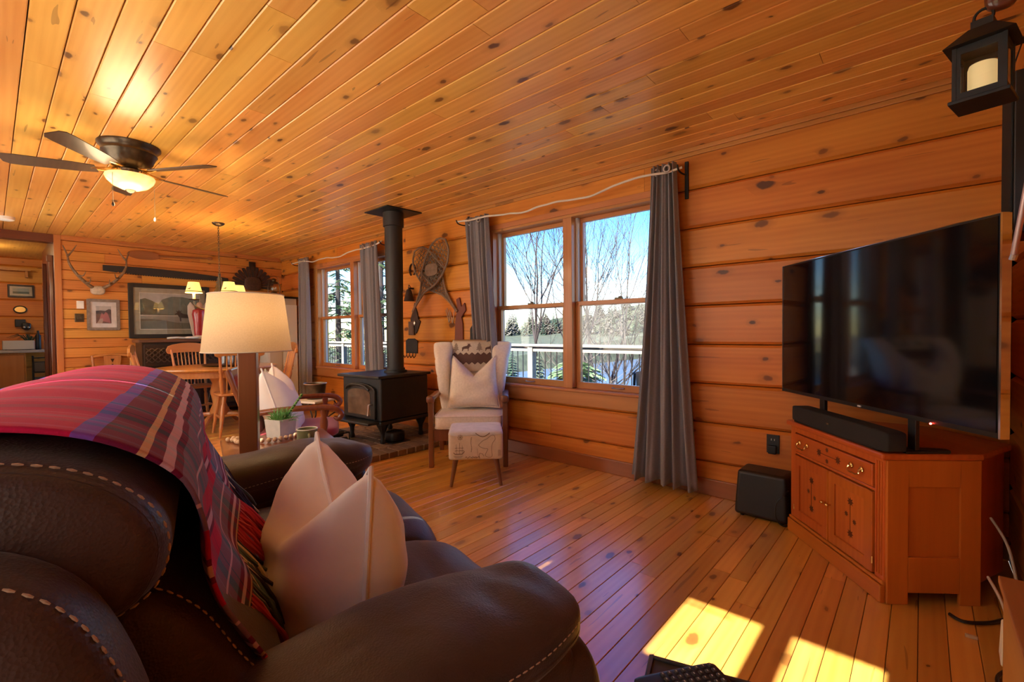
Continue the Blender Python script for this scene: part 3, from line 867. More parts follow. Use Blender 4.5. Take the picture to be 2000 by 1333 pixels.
# ------------------------------------------------------------------ pillows
def pillow_mesh(w, h, t, chop=0.25, seed=0, n=30, ear=0.10):
    rr = random.Random(seed)
    ph = [rr.uniform(0, 6) for _ in range(4)]
    def outline(a, b):
        # square with pulled-out corners, dented top
        x = a*(1 - 0.10*(1-b*b)) * w/2
        z = b*(1 - 0.06*(1-a*a)) * h/2
        if b > -0.2:
            k = (b+0.2)/1.2
            z -= chop*h*(1-abs(a)**0.85)**1.15 * k**1.6
            z += ear*h*abs(a)**2.4*k**2
            x *= 1 - 0.16*k*k*min(1, chop*4)
        return x, z
    sides = []
    for sgn in (1, -1):
        m = MB()
        def f(u, v, sgn=sgn):
            a, b = 2*u-1, 2*v-1
            x, z = outline(a, b)
            e = ((1-a**4)*(1-b**4))
            th = t/2*max(e, 0)**0.55
            if b > 0:
                th *= 1 - 0.55*b*b*min(1, chop*4)*(1-abs(a))     # valley of the dent
            th += 0.006*math.sin(5*a+3*b+ph[0])*e + 0.005*math.sin(9*b-4*a+ph[1])*e
            return (x, sgn*th, z)
        m.grid(f, n, n)
        sides.append(m)
    edge = []
    K = 24
    for k in range(K): edge.append(outline(-1+2*k/K, -1))
    for k in range(K): edge.append(outline(1, -1+2*k/K))
    for k in range(K): edge.append(outline(1-2*k/K, 1))
    for k in range(K): edge.append(outline(-1, 1-2*k/K))
    body = MB()
    for m in sides: body.add(m.v, m.f)
    return body, [(x, 0, z) for x, z in edge]
def pillow(label, loc, w, h, t, M, chop, seed, mat, parent=None, ear=0.1):
    o = thing('throw_pillow', label, 'pillow', loc)
    o.matrix_world = T(*loc) @ M
    body, edge = pillow_mesh(w, h, t, chop, seed, ear=ear)
    body.build('cover', mat, o, smooth=True, angle=180)
    MB().tube(edge, 0.006, 6, closed=True).build('piping', mat, o, smooth=True)
    return o

# ------------------------------------------------------------------ sofa
SA = 14.5
EU = Vector((-math.cos(math.radians(SA)), math.sin(math.radians(SA))))
EV = Vector((math.sin(math.radians(SA)), math.cos(math.radians(SA))))
def suv(u, v, z=0.0):
    p = EU*u + EV*v
    return Vector((p.x, p.y, z))
SU0, SV0 = 1.5, 0.15
sofa = thing('sofa', 'dark brown leather reclining sofa with pale topstitching in the foreground', 'sofa', suv(SU0, SV0), -SA)
def S(u, v, z): return (-(u-SU0), v-SV0, z)
def wr(seed, amp=0.006, f=9):
    rr = random.Random(seed); q = [rr.uniform(0, 6) for _ in range(6)]
    def fn(p):
        return Vector((p.x, p.y, p.z + amp*(math.sin(f*p.x+q[0]+2*p.y)+math.sin(f*1.7*p.y+q[1]+3*p.x)) + amp*0.6*math.sin(f*2.7*p.x+f*1.3*p.y+q[2])))
    return fn
def spart(name, c, h, e1=0.5, e2=0.4, seed=0, amp=0.005, n=48, m=28, mat=None, fn=None):
    return MB().superq(S(*c), h, e1, e2, n, m, fn=fn or wr(seed, amp)).build(name, mat or M_LEATHER, sofa, smooth=True, angle=180)
def stitch(name, pts, gap=0.0140, dash=0.009, r=0.0012, parent=None, lift=0.0):
    """dashed topstitching along a path given in sofa coordinates"""
    P = [Vector(p) for p in pts]
    m = MB(); acc = 0.0; i = 0; d = 0.0
    seglen = [(b-a).length for a, b in zip(P, P[1:])]
    tot = sum(seglen); s0 = 0.0
    def at(s):
        for L, a, b in zip(seglen, P, P[1:]):
            if s <= L: return a.lerp(b, s/L if L else 0)
            s -= L
        return P[-1]
    while s0 + dash < tot:
        m.tube([at(s0), at(s0+dash*0.5), at(s0+dash)], [r*0.7, r*1.3, r*0.7], 5); s0 += gap
    o = m.build(name, M_STITCH, parent or sofa, kind='stuff', fix=False)
    return o

# base and rear frame
MB().superq(S(1.49, 0.16, 0.20), (0.80, 0.44, 0.155), 0.25, 0.2).build('base', M_LEATHER, sofa, smooth=True, angle=180)
MB().superq(S(1.49, -0.30, 0.50), (0.82, 0.15, 0.44), 0.35, 0.25).build('back_frame', M_LEATHER, sofa, smooth=True, angle=180)

# profile based back cushions: list of (v, z) loops swept along u with puffed ends
def roll(name, prof, u0, u1, end=0.10, seed=0, amp=0.004, nu=40, cap=0.86, sag=0.0):
    loop = smooth_path([(0, v, z) for v, z in prof], 6, closed=True)
    cv = sum(p.y for p in loop)/len(loop); cz = sum(p.z for p in loop)/len(loop)
    f = wr(seed, amp)
    n = len(loop); vs_, fs = [], []
    ts = []
    for i in range(nu+1):
        t = i/nu
        ts.append(t)
    rows = []
    for t in ts:
        u = lerp(u0, u1, t)
        de = min(u-u0, u1-u)
        s = 1.0
        if de < end:
            q = 1-de/end
            s = cap + (1-cap)*math.sqrt(max(0, 1-q*q))
        rows.append((u, s))
    # closing bulge
    rows = [(u0-0.018, 0.25), (u0-0.016, cap*0.62), (u0-0.008, cap*0.9)] + rows + [(u1+0.008, cap*0.9), (u1+0.016, cap*0.62), (u1+0.018, 0.25)]
    for u, s in rows:
        for p in loop:
            vs_.append(f(Vector(S(u, cv+(p.y-cv)*s, cz+(p.z-cz)*s - sag*math.sin(PI*(u-u0)/(u1-u0))))))
    for i in range(len(rows)-1):
        for k in range(n):
            l = (k+1) % n
            fs.append((i*n+k, i*n+l, (i+1)*n+l, (i+1)*n+k))
    fs.append(tuple(range(n))); fs.append(tuple((len(rows)-1)*n+k for k in range(n)))
    o = MB().add(vs_, fs).build(name, M_LEATHER, sofa, smooth=True, angle=180)
    # welt and stitch line where the end panel is sewn on
    we = [f(Vector(S(u0+0.012, cv+(p.y-cv)*cap*1.0, cz+(p.z-cz)*cap*1.0))) for p in loop]
    q_ = max(0.0, 1-0.022/end); ss = cap+(1-cap)*math.sqrt(max(0, 1-q_*q_))+0.006
    st = [f(Vector(S(u0+0.022, cv+(p.y-cv)*ss, cz+(p.z-cz)*ss))) for p in loop]
    MB().tube(we, 0.006, 6, closed=True).build('welt', M_LEATHER, o, smooth=True)
    stitch('stitching', st + [st[0]], parent=o, r=0.0013, gap=0.0150, dash=0.0095)
    return o
HEAD = [(-0.42, 0.85), (-0.44, 0.93), (-0.38, 1.005), (-0.25, 1.03), (-0.13, 1.005), (-0.055, 0.95), (-0.035, 0.885), (-0.07, 0.825), (-0.18, 0.805), (-0.32, 0.81)]
roll('headrest', HEAD, 0.69, 2.24, end=0.06, seed=3, cap=0.92)
LUMB = [(-0.30, 0.50), (-0.30, 0.68), (-0.22, 0.79), (-0.09, 0.82), (-0.01, 0.765), (0.05, 0.66), (0.12, 0.54), (0.10, 0.44), (-0.12, 0.42)]
roll('lumbar_cushion', LUMB, 0.80, 2.18, end=0.10, seed=4, cap=0.86)
SIDE = [(-0.46, 0.40), (-0.47, 0.72), (-0.38, 0.90), (-0.24, 0.955), (-0.13, 0.92), (-0.07, 0.82), (-0.04, 0.66), (-0.06, 0.45), (-0.25, 0.36)]
roll('back_side_pad', SIDE, 0.585, 0.70, end=0.045, seed=5, cap=0.86, nu=12)
roll('back_side_pad', SIDE, 2.27, 2.39, end=0.045, seed=6, cap=0.86, nu=12)

# seats: two cushions, each running over the front into the footrest
def seat(name, u0, u1, seed):
    f = wr(seed, 0.006, 8)
    prof = smooth_path([(0, 0.06, 0.44), (0, 0.20, 0.475), (0, 0.40, 0.485), (0, 0.56, 0.49), (0, 0.67, 0.455), (0, 0.715, 0.36), (0, 0.70, 0.22), (0, 0.66, 0.12)], 5)
    n = len(prof); nu = 22
    vs_, fs = [], []
    for i in range(nu+1):
        t = i/nu; u = lerp(u0, u1, t)
        e = 1-abs(2*t-1)**5
        for p in prof:
            tuft = 0.012*math.exp(-((p.y-0.30)/0.03)**2) + 0.010*math.exp(-((p.y-0.52)/0.025)**2)
            vs_.append(f(Vector(S(u, p.y - 0.035*(1-e), p.z - 0.055*(1-e) - tuft))))
    for i in range(nu):
        for k in range(n-1):
            fs.append((i*n+k, i*n+k+1, (i+1)*n+k+1, (i+1)*n+k))
    o = MB().add(vs_, fs).build(name, M_LEATHER, sofa, smooth=True, angle=180, solid=0.03)
    return o
seat('seat_cushion', 0.86, 1.49, 11)
seat('seat_cushion', 1.49, 2.14, 12)
def side_stitch(u, seed):
    P = [(0.30, 0.474), (0.42, 0.486), (0.54, 0.490), (0.63, 0.478), (0.69, 0.42)]
    stitch('stitching', [Vector(S(u, v, z+0.003)) for v, z in P])
# arms
def arm(u, seed, out, hl=0.415, cv=0.26, zc=0.588, hz=0.064, hu=0.152):
    # padded top, falling forward in a rounded nose
    def fn(p, f=wr(seed, 0.005, 9)):
        q = f(p)
        v = q.y + SV0
        lx = q.x - S(u, 0, 0)[0]
        q.z += 0.045*math.sin(max(0, min(1, (v+0.1)/0.8))*PI*0.5) - 0.02
        # folds across the pad near the nose
        q.z += 0.006*(math.sin(v*38+lx*14)+0.7*math.sin(v*67-lx*22+1))*max(0, min(1, (v-0.05)*2))*math.exp(-((lx)/0.10)**2)
        return q
    o = MB().superq(S(u, cv, zc), (hu, hl, hz), 0.72, 0.55, 56, 32, fn=fn).build('arm_pad', M_LEATHER, sofa, smooth=True, angle=180)
    b = MB().superq(S(u, 0.20, 0.31), (0.125, 0.40, 0.28), 0.25, 0.3, 44, 24).build('arm_panel', M_LEATHER, sofa, smooth=True, angle=180)
    # welt round the pad
    pts = []
    for k in range(64):
        a = 2*PI*k/64
        x = math.copysign(abs(math.cos(a))**0.55, math.cos(a))*(hu-0.002); y = math.copysign(abs(math.sin(a))**0.55, math.sin(a))*(hl-0.006)
        c = S(u, cv, zc)
        pts.append(fn(Vector((c[0]+x, c[1]+y, c[2]-0.012))))
    MB().tube(pts, 0.005, 6, closed=True).build('welt', M_LEATHER, o, smooth=True)
    st = [Vector((p.x*1.0, p.y, p.z+0.022)) + (Vector((p.x, p.y, 0))-Vector((S(u, 0, 0)[0], S(u, cv, 0)[1], 0))).normalized()*0.0035 for p in pts]
    stitch('stitching', st + [st[0]], parent=o)
    fp = MB().superq(S(u, 0.575, 0.30), (0.135, 0.07, 0.26), 0.5, 0.5, 36, 20).build('arm_front', M_LEATHER, sofa, smooth=True, angle=180)
    return o
arm(0.75, 21, 1, 0.375, 0.238)
arm(2.27, 22, -1, 0.415, 0.26, 0.545, 0.105, 0.172)
for k, (u, v) in enumerate(((0.7, -0.35), (2.3, -0.35), (0.75, 0.5), (2.25, 0.5))):
    MB().cyl(S(u, v, 0), S(u, v, 0.06), 0.025, 0.03).build('foot', M_BLACK, sofa)

# ------------------------------------------------------------------ tartan throw over the sofa back
throw = thing('throw_blanket', 'fringed red tartan throw draped over the sofa back', 'blanket', suv(1.5, -0.2, 0.82), -SA)
TM = (1.5, -0.2, 0.82)
PATH = smooth_path([(0, -0.475, 0.72), (0, -0.465, 0.90), (0, -0.43, 0.98), (0, -0.36, 1.03), (0, -0.25, 1.052), (0, -0.125, 1.03), (0, -0.04, 0.97), (0, -0.012, 0.90), (0, -0.008, 0.83), (0, 0.008, 0.77), (0, 0.035, 0.715), (0, 0.060, 0.665)], 8)
plen = [0.0]
for a, b in zip(PATH, PATH[1:]): plen.append(plen[-1] + (b-a).length)
def throw_pt(s, t):
    # t: 0 behind the back .. 1 lower front edge ; s: 0 near .. 1 far
    L = t*plen[-1]
    for i in range(len(plen)-1):
        if L <= plen[i+1] + 1e-9:
            k = (L-plen[i])/(plen[i+1]-plen[i]); p = PATH[i].lerp(PATH[i+1], k); q = (PATH[i+1]-PATH[i]).normalized(); break
    nrm = Vector((0, -q.z, q.y)); 
    if nrm.y*(p.y+0.2) + nrm.z*(p.z-0.9) < 0: nrm = -nrm
    u_near = 0.735 + 0.09*max(0, (t-0.45)/0.55)**1.5
    u_far = 2.02 + 0.03*t
    u = lerp(u_near, u_far, s)
    wav = 0.0025*math.sin(s*23 + t*3) + 0.0015*math.sin(s*51 - t*5 + 1) + 0.008*max(0, (t-0.7)/0.3)*math.sin(s*28+2)
    p2 = Vector((u, p.y, p.z)) + Vector((0, nrm.y, nrm.z))*(0.009 + wav)
    # lower corners slump
    p2.z -= 0.05*max(0, (t-0.7)/0.3)*math.sin(s*9+0.6)
    return Vector((-(p2.x-TM[0]), p2.y-TM[1], p2.z-TM[2]))
MB().grid(throw_pt, 90, 70, uvfn=lambda s, t: (s*1.34, t*plen[-1])).build('cloth', M_PLAID, throw, smooth=True, angle=180, solid=0.006, fix=False)
fr = {c: MB() for c in range(4)}
rr = random.Random(77)
for i in range(120):
    s = (i+0.5)/120
    p = throw_pt(s, 1.0); q = throw_pt(s, 0.97); d = (p-q).normalized()
    pts = [p - d*0.004]
    dd = (d + Vector((rr.uniform(-0.4, 0.4), rr.uniform(0.0, 0.30), -0.1))).normalized()
    ln = rr.uniform(0.13, 0.20)
    for k in range(5):
        pts.append(pts[-1] + dd*ln/5 + Vector((rr.uniform(-1, 1), rr.uniform(-0.2, 0.6), rr.uniform(-1, 1)))*0.0035)
        dd = (dd + Vector((rr.uniform(-0.25, 0.25), rr.uniform(-0.1, 0.15), -0.10))).normalized()
    c = 0 if (s*9) % 3 < 1.7 else rr.choice((1, 1, 2, 3))
    fr[c].tube(pts, [0.004]*4+[0.005, 0.0026], 5)
for c, (nm, cc) in enumerate((('red', (0.50, 0.02, 0.06)), ('navy', (0.02, 0.014, 0.045)), ('cream', (0.72, 0.62, 0.48)), ('teal', (0.09, 0.16, 0.2)))):
    fr[c].build('fringe', plain('wool_' + nm, cc, 0.95, sheen=0.3), throw, kind='stuff', smooth=True, fix=False)

# large white pillow on the sofa seat
PM = RZ(-SA+3) @ RX(-5)
pillow('big white cotton pillow with dented top on the brown sofa', suv(1.20, 0.262, 0.615), 0.52, 0.39, 0.28, PM, 0.26, 5, M_PILLOW, ear=0.16)

# ------------------------------------------------------------------ corner cabinet, television
CAB = T(-0.556, 3.045, 0) @ RZ(-51.9)
CW, CH = 0.722, 0.635
def cabthing(name, label, cat):
    o = thing(name, label, cat); o.matrix_world = CAB; return o
cab = cabthing('corner_cabinet', 'reddish wooden corner cabinet with brass pulls under the television', 'cabinet')
poly = [(0, 0), (CW, 0), (CW, 0.37), (0.56, 0.645), (0.17, 0.61), (0, 0.37)]
inner = [(0.02, 0.02), (CW-0.02, 0.02), (CW-0.02, 0.36), (0.55, 0.63), (0.18, 0.60), (0.02, 0.36)]
MB().prism(inner, 0.06, CH-0.03).build('carcass', M_CHERRY, cab)
MB().prism([(-0.022, -0.022), (CW+0.015, -0.022), (CW+0.015, 0.375), (0.565, 0.65), (0.165, 0.615), (-0.015, 0.375)], CH-0.028, CH).build('top', M_CHERRYX, cab, bevel=0.008)
# face frame
fx = MB()
for a, b in ((0.0, 0.045), (CW-0.055, CW)): fx.bb(a, b, -0.004, 0.02, 0.0, CH-0.028)
fx.bb(0.045, CW-0.055, -0.004, 0.02, CH-0.06, CH-0.028).bb(0.045, CW-0.055, -0.004, 0.02, 0.455, 0.468)
fx.build('face_frame', M_CHERRY, cab, bevel=0.003)
for i in range(3):
    MB().bb(CW-0.046+i*0.015, CW-0.040+i*0.015, -0.009, -0.003, 0.11, CH-0.04).build('fluting', M_CHERRY, cab, bevel=0.002)
MB().bb(-0.004, CW+0.004, -0.022, 0.0, 0.0, 0.075).bb(-0.004, CW+0.004, -0.014, 0.0, 0.075, 0.092).build('plinth', M_CHERRYX, cab, bevel=0.005)
M_INLAY = plain('dark_inlay', (0.10, 0.025, 0.008), 0.5)
def flower(mb, x, z, r, y):
    for k in range(8):
        a = 2*PI*k/8
        c, s_ = math.cos(a), math.sin(a)
        mb.prism([(0, 0), (r*0.5, r*0.2), (r, 0), (r*0.5, -r*0.2)], -0.0015, 0.0, T(x, y, z) @ RX(90) @ RZ(math.degrees(a)))
def sprig(mb, x, z, y, vert=True, L=0.09):
    d = (0, 1) if vert else (1, 0)
    flower(mb, x-d[0]*L, z-d[1]*L, 0.023, y); flower(mb, x+d[0]*L, z+d[1]*L, 0.023, y)
    mb.box((x, y, z), (0.002+2*L*d[0]*0.8, 0.003, 0.002+2*L*d[1]*0.8))
    for s_ in (-1, 1):
        flower(mb, x+s_*0.028*d[1]-0.01*d[0], z+s_*0.028*d[0]-0.01*d[1]*s_, 0.015, y)
dr = MB().bb(0.05, CW-0.06, -0.012, 0.02, 0.472, 0.57).build('drawer', M_CHERRYX, cab, bevel=0.004)
im = MB(); sprig(im, (CW-0.01)/2, 0.522, -0.0122, False, 0.075); im.build('inlay', M_INLAY, dr)
def pull(x, z, y, parent):
    m = MB()
    for s_ in (-1, 1):
        m.sphere((x+s_*0.035, y-0.006, z), (0.012, 0.006, 0.014)).cyl((x+s_*0.035, y, z), (x+s_*0.035, y-0.016, z), 0.004)
    m.tube(smooth_path([(x-0.035, y-0.016, z), (x-0.038, y-0.020, z-0.016), (x-0.02, y-0.022, z-0.026), (x, y-0.022, z-0.024), (x+0.02, y-0.022, z-0.026), (x+0.038, y-0.020, z-0.016), (x+0.035, y-0.016, z)], 4), 0.0032, 6)
    m.build('pull', M_BRASS, parent, smooth=True)
pull(0.145, 0.53, -0.012, dr); pull(CW-0.155, 0.53, -0.012, dr)
mid = (0.05 + CW - 0.06)/2
for i, (a, b) in enumerate(((0.05, mid-0.002), (mid+0.002, CW-0.06))):
    dz0, dz1 = 0.098, 0.45
    d = MB().bb(a, a+0.045, -0.012, 0.012, dz0, dz1).bb(b-0.045, b, -0.012, 0.012, dz0, dz1).bb(a+0.045, b-0.045, -0.012, 0.012, dz0, dz0+0.05).bb(a+0.045, b-0.045, -0.012, 0.012, dz1-0.05, dz1).build('door', M_CHERRY, cab, bevel=0.003)
    MB().bb(a+0.043, b-0.043, -0.004, 0.006, dz0+0.048, dz1-0.048).build('panel', M_CHERRY, d)
    im = MB(); sprig(im, (a+b)/2, 0.275, -0.0042, True, 0.075); im.build('inlay', M_INLAY, d)
    kx = (b-0.018) if i == 0 else (a+0.018)
    MB().cyl((kx, -0.012, 0.285), (kx, -0.024, 0.285), 0.004).sphere((kx, -0.03, 0.285), 0.010).build('knob', M_BRASS, d, smooth=True)
    MB().bb(mid-0.004, mid+0.004, -0.017, -0.012, dz0, dz1).build('astragal', M_CHERRY, d) if i == 1 else None
    hx = (a-0.002) if i == 0 else (b+0.002)
    MB().cyl((hx, -0.012, 0.14), (hx, -0.012, 0.17), 0.0035).build('hinge', M_BRASS, d)
# side panel towards the camera
sd = MB().bb(CW-0.004, CW+0.012, 0.0, 0.085, 0, CH-0.028).bb(CW-0.004, CW+0.012, 0.29, 0.372, 0, CH-0.028).bb(CW-0.004, CW+0.012, 0.085, 0.29, CH-0.14, CH-0.028).bb(CW-0.004, CW+0.012, 0.085, 0.29, 0.05, 0.20).build('side_frame', M_CHERRY, cab, bevel=0.003)
MB().bb(CW-0.004, CW+0.003, 0.084, 0.291, 0.20, CH-0.14).build('panel', M_CHERRY, sd)

tv = thing('television', 'large black flat-screen television on the corner cabinet', 'television')
tv.matrix_world = T(-0.646, 3.255, 0) @ RZ(-49.3)
TW, TZ0, TZ1 = 1.293, 0.775, 1.545
MB().bb(0, TW, 0.004, 0.030, TZ0, TZ1).build('body', M_BLACK, tv, bevel=0.002)
MB().bb(0.30, TW-0.30, 0.030, 0.075, TZ0+0.02, TZ0+0.42).build('rear_housing', M_BLACK, tv, bevel=0.01)
MB().bb(0.008, TW-0.008, 0.000, 0.004, TZ0+0.020, TZ1-0.008).build('screen', M_SCREEN, tv)
MB().bb(TW, TW+0.007, 0.0, 0.032, TZ0, TZ1).bb(-0.004, 0, 0.0, 0.032, TZ0, TZ1).bb(0, TW, 0.004, 0.032, TZ1, TZ1+0.003).build('trim', M_CHROME, tv)
for xx in (0.36, TW-0.36):
    MB().bb(xx-0.02, xx+0.02, 0.010, 0.028, CH+0.012, TZ0+0.005).bb(xx-0.025, xx+0.025, -0.03, 0.10, CH+0.001, CH+0.012).build('leg', M_BLACK, tv, bevel=0.003)
MB().bb(TW/2-0.010, TW/2+0.010, -0.0006, 0.004, TZ0+0.006, TZ0+0.013).build('logo', M_WHITE, tv)
MB().sphere((TW*0.80, 0.0, TZ0+0.002), 0.004).build('power_light', emissive('red_led', (1, 0.05, 0.03), 6, (0.3, 0, 0)), tv)

sb = cabthing('soundbar', 'long black soundbar on the cabinet in front of the television', 'speaker')
MB().superq((0.385, 0.028, CH+0.049), (0.365, 0.042, 0.044), 0.18, 0.12, 48, 16).build('grille', M_BLACKCLOTH, sb, smooth=True, angle=60)
MB().bb(0.04, 0.69, -0.008, 0.066, CH+0.001, CH+0.008).build('foot', M_BLACK, sb)
MB().bb(0.345, 0.362, -0.0152, -0.0138, CH+0.045, CH+0.053).build('badge', M_NICKEL, sb)
rc = cabthing('remote_control', 'slim black remote lying on the cabinet top behind the soundbar', 'remote')
MB(T(0.705, 0.17, CH+0.009) @ RZ(78)).superq((0, 0, 0), (0.085, 0.02, 0.008), 0.3, 0.3, 24, 8).build('remote_body', M_BLACK, rc, smooth=True)

sw = thing('subwoofer', 'black subwoofer box on the floor beside the cabinet', 'speaker', (-0.722, 3.165, 0), -2)
sub = MB().add([(-0.150, -0.105, 0.012), (0.150, -0.105, 0.012), (0.150, 0.12, 0.012), (-0.150, 0.12, 0.012), (-0.135, -0.085, 0.285), (0.135, -0.085, 0.285), (0.14, 0.11, 0.285), (-0.14, 0.11, 0.285)], [(3, 2, 1, 0), (4, 5, 6, 7), (0, 1, 5, 4), (1, 2, 6, 5), (2, 3, 7, 6), (3, 0, 4, 7)])
sub.build('body', plain('black_vinyl', (0.014, 0.013, 0.014), 0.45, bump=0.2, bscale=400), sw, bevel=0.022, seg=4, smooth=True, angle=60)
for sx in (-0.11, 0.11):
    for sy in (-0.07, 0.08): MB().cyl((sx, sy, 0), (sx, sy, 0.014), 0.012).build('foot', M_BLACK, sw)
ol = thing('wall_outlet', 'black wall outlet with a plug above the subwoofer', 'outlet', (-0.712, YB, 0.42))
MB().bb(-0.037, 0.037, -0.008, -0.001, -0.06, 0.06).build('plate', M_BLACK, ol, bevel=0.003)
for dx in (-0.009, 0.009): MB().bb(dx-0.002, dx+0.002, -0.0095, -0.008, 0.022, 0.034).build('slot', M_WHITE, ol)
MB().bb(-0.024, 0.024, -0.04, -0.008, -0.06, -0.006).build('plug', M_BLACK, ol, bevel=0.006)
tag(MB().tube(smooth_path([(-0.60, 3.20, 0.19), (-0.585, 3.07, 0.20), (-0.63, 3.03, 0.14), (-0.635, 3.04, 0.05), (-0.60, 3.05, 0.006), (-0.57, 3.10, 0.006)], 8), 0.004, 6).build('cord', M_BLACK, None, smooth=True), 'thin grey cord looping from the subwoofer to the floor', 'cord')
# ------------------------------------------------------------------ wing chair (faces the camera)
wing = thing('wing_chair', 'cream tufted wing chair with wooden arms between stove and big window', 'chair', (-2.892, 2.686, 0), 41.55)
def turned_leg(mb, p0, p1, r0, r1, n=10): mb.cyl(p0, p1, r0, r1, n)
for sx in (-1, 1):
    MB().bb(sx*0.318-0.022, sx*0.318+0.022, 0.0, 0.045, 0, 0.58).build('leg', M_WALNUT, wing, bevel=0.008)
    MB().add([(sx*0.318-0.02, 0.50, 0.30), (sx*0.318+0.02, 0.50, 0.30), (sx*0.318+0.02, 0.55, 0.30), (sx*0.318-0.02, 0.55, 0.30), (sx*0.318-0.018, 0.60, 0), (sx*0.318+0.018, 0.60, 0), (sx*0.318+0.018, 0.64, 0), (sx*0.318-0.018, 0.64, 0)], [(0, 1, 2, 3), (7, 6, 5, 4), (0, 4, 5, 1), (1, 5, 6, 2), (2, 6, 7, 3), (3, 7, 4, 0)]).build('leg', M_WALNUT, wing, bevel=0.004)
    # arm rail ends in a knuckle
    MB().superq((sx*0.318, 0.24, 0.592), (0.030, 0.27, 0.018), 0.5, 0.4, 28, 12).superq((sx*0.318, 0.005, 0.588), (0.034, 0.034, 0.032), 0.6, 0.6, 20, 12).build('armrest', M_WALNUT, wing, smooth=True, angle=180)
    MB().bb(sx*0.318-0.014, sx*0.318+0.014, 0.045, 0.52, 0.27, 0.33).build('side_rail', M_WALNUT, wing, bevel=0.003)
MB().bb(-0.296, 0.296, 0.008, 0.034, 0.23, 0.325).build('front_rail', M_WALNUT, wing, bevel=0.003)
def fseat(p):
    p = Vector(p); p.z += 0.012*math.cos(p.x*4.5)*math.cos((p.y-0.25)*4); return p
sc = MB().superq((0, 0.235, 0.385), (0.292, 0.255, 0.062), 0.28, 0.22, 48, 18, fn=fseat).build('seat_cushion', M_CREAM, wing, smooth=True, angle=180)
for zz in (0.335, 0.435):
    pts = []
    for k in range(56):
        a = 2*PI*k/56
        pts.append((math.copysign(abs(math.cos(a))**0.22, math.cos(a))*0.291, 0.235+math.copysign(abs(math.sin(a))**0.22, math.sin(a))*0.254, zz))
    MB().tube([fseat(p) for p in pts], 0.004, 5, closed=True).build('piping', M_CREAM, sc, smooth=True)
# reclined back with wings
def back_f(u, v):
    x = lerp(-0.24, 0.24, u); z = lerp(0.40, 1.06, v)
    y = 0.44 + 0.14*v + 0.02*math.cos(PI*u*2)
    tz = (v*3.2) % 1
    y -= 0.015*math.sin(PI*tz)*abs(math.sin(PI*(u*3)))
    return (x, y, z)
MB().grid(back_f, 30, 30).build('backrest', M_CREAM, wing, smooth=True, angle=180, solid=0.07)
for sx in (-1, 1):
    def wf(u, v, sx=sx):
        z = lerp(0.44, 1.065, v)
        w = 0.055 + 0.045*v - 0.01*math.sin(PI*v)       # width of the padded front edge
        d = 0.10 + 0.16*math.sin(PI*min(1, v*1.05))**0.8*(0.45+0.55*v)
        a = 2*PI*u
        ca, sa = math.cos(a), math.sin(a)
        x = sx*(0.235 + 0.05*v) + sx*math.copysign(abs(ca)**0.6, ca)*w
        y = 0.50 + 0.13*v - d*0.5 + math.copysign(abs(sa)**0.6, sa)*d*0.62
        seam = abs(math.sin(PI*v*4))**0.35
        k = 0.90 + 0.10*seam
        x = sx*(0.235+0.05*v) + (x - sx*(0.235+0.05*v))*k
        if v > 0.97: z -= 0.02*(abs(ca)**3)
        return (x, y, z)
    mb = MB().grid(wf, 32, 44)
    n = 33
    mb.add([wf(i/32, 1.0) for i in range(32)] , [tuple(range(32))]).add([wf(i/32, 0.0) for i in range(32)], [tuple(range(31, -1, -1))])
    mb.build('wing', M_CREAM, wing, smooth=True, angle=70)
# printed cloth hung over the chair back
M_PRINT = plain('printed_linen', (0.62, 0.55, 0.46), 0.9, noise=0.06, nscale=40)
M_PRINTD = plain('print_dark_brown', (0.12, 0.065, 0.055), 0.9)
M_PRINTG = plain('print_taupe', (0.30, 0.24, 0.19), 0.9)
cl = thing('chair_back_cloth', 'printed cloth with moose, fir and zigzag bands over the wing chair back', 'cloth', (-2.892, 2.686, 0), 41.55)
def cf(u, v):
    x = lerp(-0.195, 0.195, u); z = lerp(0.78, 1.085, v)
    y = 0.44 + 0.14*(z-0.40)/0.66 + 0.02*math.cos(PI*(x+0.24)/0.24) - 0.058
    if v > 0.93: y += (v-0.93)*1.2
    return (x, y, z)
MB().grid(cf, 18, 16).build('cloth', M_PRINT, cl, smooth=True, angle=180, solid=0.004)
def cloth_poly(name, pts, mat, lift):
    m = MB()
    vs_ = []
    for x, z in pts:
        y = 0.44 + 0.14*(z-0.40)/0.66 + 0.02*math.cos(PI*(x+0.24)/0.24) - 0.058 - lift
        vs_.append((x, y, z))
    n = len(vs_)
    m.add(vs_ + [(x, y+0.002, z) for x, y, z in vs_], [tuple(range(n)), tuple(range(2*n-1, n-1, -1))] + [(i, i+n, (i+1) % n + n, (i+1) % n) for i in range(n)])
    return m.build(name, mat, cl)
def zig(z0, z1, n=14, a=0.011):
    top = [(lerp(-0.194, 0.194, i/n), z1 + (a if i % 2 else -a)) for i in range(n+1)]
    bot = [(lerp(-0.194, 0.194, i/n), z0 + (a if i % 2 else -a)) for i in range(n+1)]
    for i in range(n):
        cloth_poly('zigzag', [bot[i], bot[i+1], top[i+1], top[i]], M_PRINTD, 0.005)
zig(0.862, 0.955)
MOOSE = [(-0.9, 0.0), (-0.85, 0.5), (-0.95, 0.62), (-0.6, 0.85), (-0.2, 0.95), (0.1, 1.0), (0.35, 1.2), (0.2, 1.45), (0.45, 1.32), (0.55, 1.5), (0.65, 1.3), (0.9, 1.4), (0.75, 1.15), (1.05, 0.95), (1.0, 0.85), (0.75, 0.9), (0.6, 0.65), (0.5, 0.5), (0.45, 0.0), (0.32, 0.0), (0.3, 0.45), (-0.45, 0.42), (-0.6, 0.3), (-0.75, 0.0)]
